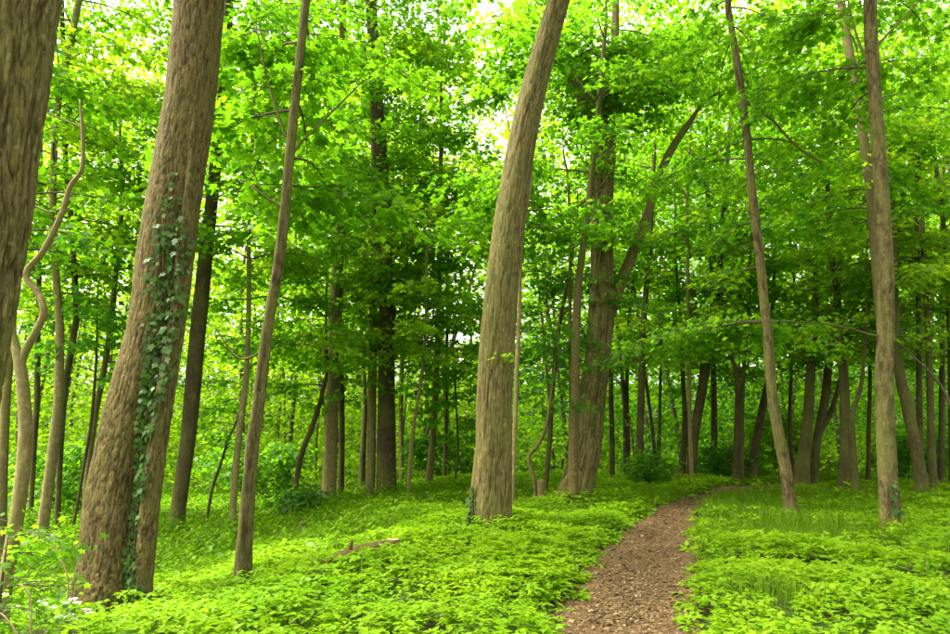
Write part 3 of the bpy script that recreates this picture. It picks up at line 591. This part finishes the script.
tree('r33', 'leaning trunk crossing behind the top of the nearest right trunk', [(888, 508, 11), (887, 420, 10), (883, 350, 9.6), (878, 290, 9.4), (873, 220, 9.4), (868, 170, 9.2), (861, 120, 9), (855, 85, 8.8), (849, 50, 8.6), (843, 15, 8), (838, -20, 7)], 14.2, 'bark_smooth', (6, 12.5, 14, 2.4, 0, .12, dict(azr=(-1.5, 2.2), dens=.85)), H=14, sides=18)
tree('r34', 'mossy trunk curving left, right of the nearest right trunk', [(923, 498, 17), (919, 465, 14.5), (914, 440, 13.6), (907, 405, 13.2), (901, 380, 12.4), (897, 350, 10), (895, 310, 8.6), (894, 260, 7), (892, 180, 5.5)], 17, 'bark_smooth', (4.8, 13, 26, 3.0, 1, .135), H=14, sides=18)
tree('r35b', 'stem joined low to the mossy curving trunk at right', [(921, 492, 8.5), (920, 430, 7.6), (919, 380, 7.2), (919, 330, 6.4), (918, 290, 5.6), (917, 240, 4.8), (916, 150, 4)], 18.4, 'bark_smooth', (4.8, 11, 18, 2.6, 1, .14), H=12, sides=12)
tree('r35', 'straight slim trunk second from the right edge', [(934, 493, 9.5), (931, 430, 8.4), (930, 380, 7.4), (928, 330, 6.6), (925, 270, 6), (921, 210, 5.4), (917, 150, 4.8), (913, 80, 4)], 17.8, 'bark_smooth', (4.8, 13, 24, 2.8, 1, .135), H=14, sides=14)
tree('r36', 'thin dark trunk nearest the right edge', [(941, 478, 6.8), (942, 405, 6.4), (942, 340, 5.6), (941, 280, 5), (943, 200, 4.4)], 20.5, 'bark_dark', (4.4, 12, 20, 2.6, 1, .14), H=13, sides=10)
tree('r37', 'stem half cut off by the right edge, bending left above', [(952, 490, 7), (951, 400, 6.5), (950, 330, 6), (946, 250, 5.5), (938, 180, 4.8), (930, 120, 4)], 19, 'bark_smooth', (4.6, 12, 20, 2.8, 1, .14), H=13, sides=10)

# ------------------------------------------------------------------ distant wood (one far mass)
def distant_wood():
    rs = np.random.default_rng(5); LP = []; LD = []; LN = []; LS = []; wood = []
    for c in range(6200):
        y = 24 + 46 * rs.uniform(0, 1) ** 1.2
        x = rs.uniform(-.92, .92) * y
        if y < 27 and abs(x) < 3: continue
        hmax = min(29, (.72 if x > 0 else .64) * y + 1.5)
        u = rs.uniform(0, 1); z = terrain(x, y) + .3 + hmax * u ** (1.35 if y < 55 else 1.8)
        if x < 2.5 and y > 27 and z > 8.5 and rs.uniform(0, 1) < .3: continue      # a thinner, lighter wood beyond the left half
        if c % 9 == 0: y = rs.uniform(56, 70); x = rs.uniform(-.95, .95) * y; z = terrain(x, y) + rs.uniform(.3, 7)
        near = y < 36; rad = rs.uniform(1.0, 2.3); m = int((52 if near else 32) * rad)
        a = rs.uniform(0, 6.28, m); r = rad * np.sqrt(rs.uniform(0, 1, m))
        p = np.stack([x + np.cos(a) * r, y + np.sin(a) * r, z + rs.normal(0, .16 + .1 * rad, m) - .12 * r * r / rad], -1)
        d = np.stack([np.cos(a), np.sin(a), rs.normal(-.35, .3, m)], -1) + rs.normal(0, .5, (m, 3)) * [1, 1, 0]
        nn = rs.normal(0, .6, (m, 3)); nn[:, 2] = 1
        LP.append(p); LD.append(d); LN.append(nn); LS.append(rs.uniform(.18, .36, m) * (.68 if near else 1 + (y - 24) / 50))
    LP = np.concatenate(LP); LD = np.concatenate(LD); LN = np.concatenate(LN); LS = np.concatenate(LS); LEAFN[0] += len(LP)
    for sel, mat, lab in (((LP[:, 0] > 3.5 + 3 * np.sin(LP[:, 1] * .6)) & (vnoise(LP * [.16, .16, .22], 3) > .4), 'maple', 'deeper green distant wood behind the trunks right of the centre trunk'), (None, 'beech', 'bright lime green distant wood behind the trunks on the left half')):
        if sel is None: sel = ~prev
        prev = sel
        V, fl, tot = leaves(LP[sel], LD[sel], LN[sel], LS[sel], RHOMB)
        t = obj('distant_wood', np_mesh('distant_wood', V, fl, tot, M[mat])); tag(t, lab, 'wood', kind='stuff')
    for k in range(150):
        y = rs.uniform(25, 60); x = rs.uniform(-.85, .85) * y; z = terrain(x, y); r = rs.uniform(.03, .13) * (1 + (y > 40) * .5)
        q = np.array([x, y, z - .3]); pts = [q]
        d = np.array([rs.normal(0, .06), rs.normal(0, .06), 1])
        for j in range(6):
            q = q + d * rs.uniform(2, 3); d = d + np.array([rs.normal(0, .05), rs.normal(0, .05), 0]); pts.append(q)
        wood.append(tube(np.array(pts), np.linspace(r, r * .3, 7), 6))
    V, fl, tot = merge(wood)
    c = obj('distant_trunks', np_mesh('distant_trunks', V, fl, tot, M['twig'], True), t); c['kind'] = 'stuff'
distant_wood()

# ------------------------------------------------------------------ ground cover, grass, litter (nobody could count them)
def grassiness(x, y):
    g = np.zeros(np.shape(x))
    def blob(cx, cy, sx, sy, a=1.0): return a * np.exp(-(((x - cx) / sx) ** 2 + ((y - cy) / sy) ** 2))
    g += blob(-4.6, 13.2, 3.6, 2.2, 1.1) + blob(-2.2, 17.5, 3.2, 1.8, 1.2) + blob(5.3, 13.4, 2.0, 2.3, .95) + blob(4.2, 10.2, .9, .7, .6) + blob(5.0, 11.0, 1.1, .9, .9)
    g += blob(2.6, 6.6, .34, .34, 1.1) + blob(3.0, 9.6, .5, .4, .5) + blob(-7.5, 10.5, 3, 2, .9) + blob(7.5, 17, 5, 2.5, .9) + blob(5.8, 10.4, .5, .3, .6)
    return g

def scatter(n, y0, y1, wid, rs):
    y = np.sqrt(rs.uniform(y0 ** 2, y1 ** 2, n)); x = rs.uniform(-wid, wid, n) * y
    return x, y

def ground_cover():
    rs = np.random.default_rng(11); parts = []
    for (y0, y1, dn, nl, sz, hh) in ((2.0, 4.6, 30, 7, .075, .19), (4.6, 9.5, 128, 9, .067, .19), (9.5, 14.5, 94, 8, .086, .20), (14.5, 27, 42, 6, .12, .22)):
        area = .85 * (y1 ** 2 - y0 ** 2); n_ = int(area * dn)
        x, y = scatter(n_, y0, y1, .85, rs)
        pd = path_dist(x, y)
        g = grassiness(x, y)
        patch = np.array([mnoise.noise(Vector((a * .9, b * .9, 3.1))) for a, b in zip(x, y)])
        edge = pd + .10 * patch + rs.normal(0, .05, n_)
        keep = ~((x < -3.0) & (y < 8.3) & (rs.uniform(0, 1, n_) > .25)) & (edge > -0.03) & (rs.uniform(0, 1, n_) > g * 1.0) & (rs.uniform(0, 1, n_) < .95 + .6 * patch)
        for k in ('ivy', 'centre', 'right', 'slant', 'curved', 'furrow'):
            t, C, CR = TREEINFO[k][:3]; keep &= np.hypot(x - t.location.x, y - t.location.y) > CR[2] * .95
        x, y, pd, patch = x[keep], y[keep], pd[keep], patch[keep]; m = len(x)
        h = hh * (0.75 + .85 * patch) * rs.uniform(.7, 1.2, m) * sstep(-.12, .3, pd) + .05
        a0 = rs.uniform(0, 6.28, m); tx = rs.normal(0, .14, m); ty = rs.normal(0, .14, m); ps = sz * rs.uniform(.75, 1.35, m) * (1 + .35 * patch)
        ntop = nl * 2 // 3
        for k in range(nl):
            if k < ntop: ang = a0 + k * 6.283 / ntop + rs.uniform(-.28, .28, m); tier = 1.0; s_ = ps * rs.uniform(.75, 1.15, m)
            else: ang = a0 + .5 + (k - ntop) * 6.283 / (nl - ntop) + rs.uniform(-.4, .4, m); tier = .62; s_ = ps * rs.uniform(1.0, 1.4, m)
            rr = ps * rs.uniform(.08, .3, m)
            p = np.stack([x + np.cos(ang) * rr, y + np.sin(ang) * rr, terrain(x, y) + h * tier + rs.normal(0, .008, m)], -1)
            d = np.stack([np.cos(ang), np.sin(ang), rs.normal(-.10, .22, m) - tx * np.cos(ang) - ty * np.sin(ang)], -1)
            nn = np.stack([tx + rs.normal(0, .16, m), ty + rs.normal(0, .16, m), np.ones(m)], -1)
            parts.append(leaves(p, d, nn, s_, OVATE if y1 < 10 else OVAL2))
        LEAFN[0] += m * nl
    V, fl, tot = merge(parts)
    tag(obj('ground_cover', np_mesh('ground_cover', V, fl, tot, M['cover'])), 'lime green leafy ground cover spreading on both sides of the path', 'ground cover', kind='stuff')
ground_cover()

def grass():
    rs = np.random.default_rng(12); parts = []
    x, y = scatter(230000, 4.5, 24, .85, rs)
    g = grassiness(x, y); keep = (rs.uniform(0, 1, len(x)) < np.clip(g * 1.25, 0, 1) * np.clip(10 / y, .35, 1)) & (path_dist(x, y) > .05)
    x, y = x[keep], y[keep]; m = len(x)
    cx = np.round(x * 5) * .2; cyy = np.round(y * 5) * .2
    x = x * .55 + cx * .45; y = y * .55 + cyy * .45
    z = terrain(x, y); h = rs.uniform(.18, .42, m); a = rs.uniform(0, 6.28, m); b = rs.uniform(.35, 1.1, m) * h; w = .0022 + .0003 * y * .6
    sx, sy = -np.sin(a) * w, np.cos(a) * w
    v0 = np.stack([x - sx, y - sy, z], -1); v1 = np.stack([x + sx, y + sy, z], -1)
    mxp = x + np.cos(a) * b * .35; myp = y + np.sin(a) * b * .35
    v2 = np.stack([mxp + sx * .8, myp + sy * .8, z + h * .65], -1); v3 = np.stack([mxp - sx * .8, myp - sy * .8, z + h * .65], -1)
    v4 = np.stack([x + np.cos(a) * b, y + np.sin(a) * b, z + h * (.95 - .4 * rs.uniform(0, 1, m))], -1)
    V = np.stack([v0, v1, v2, v3, v4], 1).reshape(-1, 3)
    base = np.arange(m)[:, None] * 5
    fl = (base + np.array([[0, 1, 2, 3, 3, 2, 4]])).ravel(); tot = np.tile([4, 3], m)
    tag(obj('grass', np_mesh('grass', V, fl, tot, M['grass'])), 'soft dark green woodland grass in patches between the leafy cover', 'grass', kind='stuff')
grass()

def undergrowth():
    rs = np.random.default_rng(14); parts = []
    n_ = 9000; y = rs.uniform(8.6, 24, n_); x = -rs.uniform(.06, .86, n_) * y
    w = np.exp(-((x + .42 * y) / (.26 * y)) ** 2) * np.clip((y - 8.5) / 2.5, 0, 1)
    pn = np.array([mnoise.noise(Vector((a * .55, b * .55, 9.1))) for a, b in zip(x, y)])
    keep = rs.uniform(0, 1, n_) < w * np.clip(.45 + 1.5 * pn, 0, 1)
    x, y, pn = x[keep], y[keep], pn[keep]; m = len(x); h = rs.uniform(.25, .55, m) * (1 + .6 * pn)
    for k in range(9):
        ang = k * 2.4 + rs.uniform(0, 6.28, m); tier = (k + .5) / 9; rr = .12 * (1.2 - tier) * rs.uniform(.3, 1, m)
        p = np.stack([x + np.cos(ang) * rr, y + np.sin(ang) * rr, terrain(x, y) + h * (.3 + .7 * tier)], -1)
        parts.append(leaves(p, np.stack([np.cos(ang), np.sin(ang), rs.normal(-.45, .25, m)], -1), np.column_stack([rs.normal(0, .3, (m, 2)), np.ones(m)]), rs.uniform(.08, .15, m) * (1.2 - .5 * tier), OVAL2))
    V, fl, tot = merge(parts)
    tag(obj('undergrowth', np_mesh('undergrowth', V, fl, tot, M['herb'])), 'taller dark green herbs around the trunks on the left slope', 'undergrowth', kind='stuff')
undergrowth()

def litter():
    rs = np.random.default_rng(13)
    k = rs.integers(0, len(LEFT) - 1, 16000); y_ = PMID[k, 1]
    keep = (y_ > 2) & (y_ < 20); k = k[keep]; m = len(k)
    t = rs.uniform(0, 1, m)[:, None]; u = (rs.beta(1.1, 1.1, m) * 1.16 - .08)[:, None]
    L = LEFT[k] * (1 - t) + LEFT[k + 1] * t; Rg = RIGHT[k] * (1 - t) + RIGHT[k + 1] * t
    p2 = L * (1 - u) + Rg * u
    z = terrain(p2[:, 0], p2[:, 1]) + .045 + rs.uniform(-.004, .012, m)
    a = rs.uniform(0, 6.28, m)
    V, fl, tot = leaves(np.column_stack([p2, z]), np.stack([np.cos(a), np.sin(a), rs.normal(0, .18, m)], -1), np.column_stack([rs.normal(0, .3, (m, 2)), np.ones(m)]), np.where(rs.uniform(0, 1, m) < .06, rs.uniform(.05, .08, m), rs.uniform(.012, .042, m)), RHOMB)
    tag(obj('leaf_litter', np_mesh('leaf_litter', V, fl, tot, M['litter'])), 'dry brown leaf litter and chips strewn over the path', 'leaf litter', kind='stuff')
litter()

# ------------------------------------------------------------------ ivy on the trunks
IVY_MESH = []
for k in range(3):
    v, f = IVYL; v = v.copy(); v[:, 0] *= (1, .85, 1.1)[k]; v[:, 2] -= .12 * v[:, 1] ** 2
    fl_ = np.concatenate([np.array(a) for a in f])
    IVY_MESH.append(np_mesh('ivy_leaf', v, fl_, [len(a) for a in f], M['ivy']))

def surface(key, px, py):
    """the point of a trunk's front seen through a pixel of the survey, and its outward normal"""
    t, C, CR, stems, loc = TREEINFO[key]; best = None
    for P, Rr in [(C, CR)] + ([FUSED[key]] if key in FUSED else []):
        D = loc[1]; q = on_plane(px, py, D, 0, 0)[0]
        for _ in range(3):
            i = int(np.argmin(np.abs(P[:, 2] - q[2]))); dx = q[0] - P[i, 0]; r = Rr[i] * 1.04
            if abs(dx) > r: y = P[i, 1]
            else: y = P[i, 1] - math.sqrt(r * r - dx * dx)
            q = on_plane(px, py, y, 0, 0)[0]
        if abs(dx) <= r * 1.05 and (best is None or q[1] < best[0][1]):
            best = (q, np.array([dx, -math.sqrt(max(r * r - dx * dx, 0)) - .05, .0]) / r)
    return best

def ivy(label, key, rowsI, n, size, seed):
    rs = np.random.default_rng(seed); t = empty('ivy', TREEINFO[key][4]); tag(t, label, 'ivy', 'climbing ivy')
    loc = np.array(t.location); ys = np.array([r[0] for r in rowsI]); wts = np.array([(r[2] - r[1]) * r[3] for r in rowsI], float)
    cdf = np.cumsum(wts); cdf /= cdf[-1]
    for k in range(n):
        u = rs.uniform(0, 1); i = int(np.searchsorted(cdf, u)); i2 = min(i + 1, len(ys) - 1); f = rs.uniform(0, 1)
        py = ys[i] * (1 - f) + ys[i2] * f; l = rowsI[i][1] * (1 - f) + rowsI[i2][1] * f; r = rowsI[i][2] * (1 - f) + rowsI[i2][2] * f
        px = l + (r - l) * rs.beta(1.5, 1.5)
        sf = surface(key, px, py)
        if sf is None: continue
        q, nrm = sf
        q = q + nrm * rs.uniform(.02, .07)
        nn = nrm + np.array([rs.normal(0, .3), rs.normal(0, .2), .65 + rs.normal(0, .3)]); nn /= np.linalg.norm(nn)
        d = np.array([rs.normal(0, .55), -.25, -1.0]); d -= nn * d.dot(nn); d /= np.linalg.norm(d)
        X = np.cross(d, nn)
        o = obj('leaf', IVY_MESH[rs.integers(3)], t)
        from mathutils import Matrix
        s_ = size * rs.uniform(.6, 1.25)
        m4 = Matrix(((X[0] * s_, d[0] * s_, nn[0] * s_, q[0] - loc[0]), (X[1] * s_, d[1] * s_, nn[1] * s_, q[1] - loc[1]), (X[2] * s_, d[2] * s_, nn[2] * s_, q[2] - loc[2]), (0, 0, 0, 1)))
        o.matrix_local = m4
    # the small leaves underneath, too small to pick apart
    LP = []; LN_ = []
    for k in range(int(n * 2.2)):
        i = int(np.searchsorted(cdf, rs.uniform(0, 1))); i2 = min(i + 1, len(ys) - 1); f = rs.uniform(0, 1)
        py = ys[i] * (1 - f) + ys[i2] * f; l = rowsI[i][1] * (1 - f) + rowsI[i2][1] * f; r = rowsI[i][2] * (1 - f) + rowsI[i2][2] * f
        sf = surface(key, l + (r - l) * rs.beta(1.3, 1.3), py)
        if sf: LP.append(sf[0] + sf[1] * rs.uniform(.01, .04)); LN_.append(sf[1] + [0, 0, .3])
    if LP:
        m = len(LP); V, fl, tot = leaves(np.array(LP) - loc, np.column_stack([rs.normal(0, .6, m), np.full(m, -.2), -np.ones(m)]), np.array(LN_) + rs.normal(0, .25, (m, 3)), size * rs.uniform(.5, .9, m), IVYL)
        c = obj('foliage', np_mesh('foliage', V, fl, tot, M['ivy']), t); c['kind'] = 'stuff'
    # the clinging stems
    for c in range(2):
        pts = []
        for (py, l, r, w) in rowsI[::-1]:
            sf = surface(key, l + (r - l) * (.35 + .3 * c) + rs.normal(0, 1.0), py)
            if sf: pts.append(sf[0] + sf[1] * .008)
        if len(pts) > 2:
            C = catmull(np.array(pts), 4); V, fl, tot = tube(C - loc, np.linspace(.012, .004, len(C)), 5)
            obj('stem', np_mesh('stem', V, fl, tot, M['twig'], True), t)
    return t
ivy('dark ivy vine climbing the front of the tall brown trunk', 'ivy',
    [(172, 170, 178, .5), (195, 163, 182, .7), (225, 154, 188, .8), (250, 149, 194, .9), (290, 145, 188, 1.1), (330, 144, 182, 1.2), (370, 142, 174, 1.2), (400, 139, 162, 1.5), (440, 135, 153, 1.7), (480, 134, 149, 1.6), (505, 132, 142, .8), (525, 128, 140, .5), (548, 123, 140, 1.0), (575, 124, 138, 1.0), (600, 126, 154, 1.1), (608, 128, 156, .6)], 300, .075, 3)
ivy('small ivy patch at the left foot of the big centre trunk', 'centre', [(485, 471, 478, .6), (500, 468, 477, 1), (515, 466, 477, 1.2), (530, 465, 478, 1.2)], 48, .085, 4)
ivy('few ivy leaves low on the nearest right trunk', 'right', [(478, 892, 897, .6), (490, 891, 899, 1), (510, 891, 899, 1)], 12, .085, 6)

# a fresh leafy sprig out of the centre trunk
ct, cC, cR, _, cl = TREEINFO['centre']; rs = np.random.default_rng(21)
q, nv = surface('centre', 503, 362)
pp = q + np.column_stack([rs.uniform(-.22, .18, 16), rs.uniform(-.16, -.03, 16), rs.uniform(0, .16, 16)])
V, fl, tot = leaves(pp, np.column_stack([rs.normal(0, 1, 16), -np.ones(16) * .4, rs.normal(-.3, .2, 16)]), np.column_stack([rs.normal(0, .4, (16, 2)), np.ones(16)]), rs.uniform(.07, .12, 16), MAPLE)
c = obj('sprig', np_mesh('sprig', V - cl, fl, tot, M['beech']), ct); c['kind'] = 'stuff'

# ------------------------------------------------------------------ shrubs and young plants
def shrub(label, px, D, top, width, nst, leaf, size, lod, nb, L, seed, name='shrub', group='low shrubs and saplings'):
    rs = np.random.default_rng(seed); x = (px - CX) / F * D; z = float(terrain(x, D)); loc = np.array([x, D, z])
    t = empty(name, loc); tag(t, label, 'shrub', group); stems = []
    for k in range(nst):
        e = np.array([x + rs.normal(0, width * .35), D + rs.normal(0, width * .3), z + top * rs.uniform(.7, 1)])
        b = loc + np.array([rs.normal(0, .06), rs.normal(0, .06), -.06])
        mid = (b + e) / 2 + np.array([rs.normal(0, .08), rs.normal(0, .08), .08])
        C = catmull(np.array([b, mid, e]), 5); r = np.linspace(.012 + .006 * top, .004, len(C))
        V, fl, tot = tube(C - loc, r, 6); obj('stem', np_mesh('stem', V, fl, tot, M['twig'], True), t); stems.append((C, r))
    lv, wd = make_crown(stems, z + top * .25, z + top, nb, L, lod, rs, size, up=.3, ymin=2)
    V, fl, tot = wd; c = obj('branches', np_mesh('branches', V - loc, fl, tot, M['twig']), t); c['kind'] = 'stuff'
    V, fl, tot = lv; c = obj('crown', np_mesh('crown', V - loc, fl, tot, M[leaf]), t); c['kind'] = 'stuff'
shrub('light green leafy sapling low in the bottom left corner', 10, 6.2, 1.25, .45, 3, 'maple', .055, 0, 10, .42, 31)
shrub('dark maple seedling in the grass before the curved dark stem', 302, 16.6, .75, .5, 2, 'dark', .12, 0, 8, .6, 32)
shrub('round dark bush beside the far end of the path', 714, 23.5, 1.3, 1.2, 5, 'dark', .11, 1, 22, .8, 33)
shrub('low leafy bush at the foot of the grey brown flared trunk', 645, 21.4, 1.0, .8, 3, 'maple', .11, 1, 12, .6, 34)
shrub('bushy sapling behind the stooping dark trunk', 775, 25, 2.4, 1.4, 4, 'beech', .15, 1, 24, 1.1, 35)
shrub('leafy understorey bush behind the pale thin pole tree', 262, 22, 2.2, 1.6, 4, 'maple', .15, 1, 26, 1.2, 36)
shrub('leafy bush between the thick dark trunk and the centre trunk', 452, 24.5, 2.0, 1.6, 4, 'maple', .15, 1, 26, 1.2, 37)
shrub('green bush low behind the mossy curving trunk at right', 900, 23, 1.8, 1.6, 4, 'maple', .15, 1, 26, 1.2, 38)
shrub('shrub filling the gap left of the ivy tree foot', 62, 18, 2.0, 1.6, 4, 'maple', .14, 1, 26, 1.2, 39)

def young_plant(label, px, py, D, h, n, size, leaf, seed):
    rs = np.random.default_rng(seed); x = (px - CX) / F * D; z = float(terrain(x, D)); loc = np.array([x, D, z])
    t = empty('seedling', loc); tag(t, label, 'seedling', 'seedlings in the ground cover')
    V, fl, tot = tube(np.array([[0, 0, -.03], [.01, 0, h * .5], [.02, .01, h]]), [.006, .005, .003], 5); obj('stem', np_mesh('stem', V, fl, tot, M['stem'], True), t)
    tv, tf = halves([(.2, .15, .02), (.28, .45, .03), (.16, .8, 0)])
    for k in range(n):
        a = k * 2.4 + rs.uniform(0, .5); hh = h * (1 - .12 * (k // 2))
        d = np.array([[math.cos(a), math.sin(a), rs.uniform(.0, .35)]]); 
        V, fl, tot = leaves(np.array([[.02, .01, hh]]), d, np.array([[rs.normal(0, .3), rs.normal(0, .3), 1]]), np.array([size * rs.uniform(.8, 1.15)]), (tv, tf))
        obj('leaf', np_mesh('leaf', V, fl, tot, M[leaf]), t)
young_plant('pale seedling with upright leaves on a thin bare stem', 318, 600, 7.6, .42, 4, .12, 'seedling', 41)
young_plant('broad leaved seedling in front of the fallen log', 366, 600, 7.4, .42, 4, .16, 'grass', 42)
young_plant('dark broad leaved seedling among the cover at far right', 905, 590, 7.4, .42, 5, .2, 'grass', 43)
young_plant('broad leaved seedling near the right edge below the slim trunks', 928, 560, 8.8, .40, 5, .2, 'grass', 44)

def flowering(label, px, D, heads, seed):
    rs = np.random.default_rng(seed); x = (px - CX) / F * D; z = float(terrain(x, D)); loc = np.array([x, D, z])
    t = empty('flowering_plant', loc); tag(t, label, 'wildflower', 'white wildflowers by the ivy tree')
    for hx, hy in heads:
        e = on_plane(hx, hy, D + rs.uniform(-.12, .12), 0, 0)[0] - loc
        b = np.array([rs.normal(0, .04), rs.normal(0, .04), -.03]); C = catmull(np.array([b, (b + e) / 2 + [0, 0, .05], e]), 4)
        V, fl, tot = tube(C, np.linspace(.006, .003, len(C)), 5); st = obj('stem', np_mesh('stem', V, fl, tot, M['stem'], True), t)
        m = 22; a = rs.uniform(0, 6.28, m); r = .045 * np.sqrt(rs.uniform(0, 1, m)); pc = e + np.column_stack([np.cos(a) * r, np.sin(a) * r, .03 - r * .35 + rs.uniform(0, .02, m)])
        ps = []
        for k in range(4):
            aa = k * 1.571 + rs.uniform(0, .4, m); ps.append(leaves(pc, np.column_stack([np.cos(aa), np.sin(aa), np.full(m, .15)]), np.tile([[0, 0, 1.0]], (m, 1)), np.full(m, .013), OVATE))
        V, fl, tot = merge(ps); f = obj('flower_head', np_mesh('flower_head', V, fl, tot, M['petal']), t); f['kind'] = 'stuff'
        n = 7; tt = rs.uniform(.2, .8, n); a = rs.uniform(0, 6.28, n)
        V, fl, tot = leaves(b + (e - b) * tt[:, None], np.column_stack([np.cos(a), np.sin(a), np.full(n, .1)]), np.column_stack([rs.normal(0, .2, (n, 2)), np.ones(n)]), rs.uniform(.05, .09, n), OVATE)
        c = obj('foliage', np_mesh('foliage', V, fl, tot, M['grass']), t); c['kind'] = 'stuff'
flowering('white flowered plant just left of the ivy tree foot', 72, 7.0, [(72, 602), (66, 606), (76, 606)], 51)
flowering('white flowered plant with heads in a row beside the dry stalk', 48, 6.9, [(43, 603), (48, 607), (53, 611), (40, 606)], 52)
flowering('white flowered plant touching the mossy root of the ivy tree', 90, 6.7, [(90, 616), (86, 613)], 53)
flowering('low white flowered plant below the other wildflowers', 65, 6.4, [(60, 620), (68, 619), (73, 623)], 54)
flowering('white flowered plant at the left edge of the picture', 8, 6.5, [(4, 598), (10, 612), (15, 610)], 55)

def stalk(label, pts, D, r):
    P = np.array([on_plane(px, py, D, 0, 0)[0] for px, py in pts]); zg = terrain(P[-1, 0], D)
    if P[-1, 2] > zg - .02: P = np.vstack([P, [P[-1, 0], D, zg - .05]])
    loc = np.array([P[-1, 0], D, zg]); C = catmull(P, 5) - loc
    V, fl, tot = tube(C, np.linspace(r * .5, r, len(C)), 6)
    o = obj('dry_stalk', np_mesh('dry_stalk', V, fl, tot, M['dry'], True), None, loc); tag(o, label, 'stalk', 'dry bent stalks')
stalk('pale arched dry stalk leaning toward the ivy tree foot', [(47, 536), (54, 545), (61, 558), (66, 572), (68, 590)], 7.4, .009)
stalk('upright dry stalk with a hooked tip in the bottom left corner', [(17, 584), (23, 586), (28, 594), (31, 608), (31, 634), (31, 660)], 5.9, .010)
stalk('dry stalk arching out of the left edge at the very bottom', [(-4, 611), (3, 615), (10, 623), (17, 634), (22, 650)], 5.6, .010)

# ------------------------------------------------------------------ fallen log and stumps
def woody(name, label, P, Rr, bark, cat, group=None, seed=90, parts=()):
    loc = P[0].copy(); t = empty(name, loc); tag(t, label, cat, group)
    me, C, CR = trunk_mesh(P - loc, np.array(Rr), 16, 6, M[bark], .14, 0, seed, 7, .06); obj(parts[0], me, t); return t, loc, C, CR
a = ground_at(296, 596); b = ground_at(386, 560); b[2] += .15; a[2] += .11
m1 = a * .65 + b * .35 + [0, 0, .05]; m2 = a * .3 + b * .7 + [0, 0, .04]
t, loc, C, CR = woody('fallen_log', 'half buried fallen log in the lime ground cover', np.array([a, m1, m2, b]), [.06, .10, .115, .10], 'bark_warm', 'log', None, 91, ('log_bark',))
d = C[len(C) // 2] - C[len(C) // 2 - 2]; q = C[len(C) // 2] + [0, 0, .07]
me, _, _ = trunk_mesh(np.array([q, q + [.03, -.04, .08], q + [.05, -.06, .15]]), np.array([.03, .025, .014]), 8, 4, M['bark_warm'], .1, 0, 92); obj('branch_stub', me, t)
def stump(label, px, D, w, h, bark, seed, lean=0.0):
    x = (px - CX) / F * D; z = float(terrain(x, D)); loc = np.array([x, D, z]); t = empty('stump', loc); tag(t, label, 'stump', 'small stumps')
    P = np.array([[0, 0, -.1], [lean * .3, 0, h * .35], [lean * .7, 0, h * .7], [lean, 0, h]])
    me, C, CR = trunk_mesh(P, np.array([w * 1.25, w, w * .95, w * .92]), 16, 5, M[bark], .12, .3, seed, 5, .05); obj('trunk', me, t)
    rs = np.random.default_rng(seed); a = np.arange(14) * 6.283 / 14; r = w * .86 * (1 + .1 * rs.normal(0, 1, 14) * .5)
    V = np.vstack([[[lean, 0, h + .012]], np.column_stack([lean + np.cos(a) * r, np.sin(a) * r, np.full(14, h + .004) + rs.uniform(0, .03, 14) * w * 6])])
    fl = np.concatenate([[0, 1 + k, 1 + (k + 1) % 14] for k in range(14)]); obj('cut_face', np_mesh('cut_face', V, fl, [3] * 14, M['dry']), t)
stump('rotten pale stump at the upper end of the fallen log', 396, 8.9, .085, .24, 'bark_warm', 93)
stump('small reddish stump in the dark grass beyond the log', 307, 13.2, .065, .3, 'bark_warm', 94, .05)
stump('narrow sawn stump between the centre trunk and the furrowed tree', 539, 15.0, .075, .62, 'bark_warm', 95)
P = np.array([on_plane(px, py, D, 0, 0)[0] for px, py, D in ((903, 346, 16.4), (915, 358, 16.3), (934, 377, 16.1), (948, 400, 16), (975, 470, 15.8))]); P = np.vstack([P, [P[-1, 0] + .15, 15.75, float(terrain(P[-1, 0], 15.75)) - .05]])
C = catmull(P, 5); loc = C[-1].copy(); V, fl, tot = tube(C - loc, np.linspace(.02, .05, len(C)), 7)
tag(obj('fallen_branch', np_mesh('fallen_branch', V, fl, tot, M['twig'], True), None, loc), 'bare dead branch propped against the slim trunks at right', 'branch')
print('LEAVES', LEAFN[0])
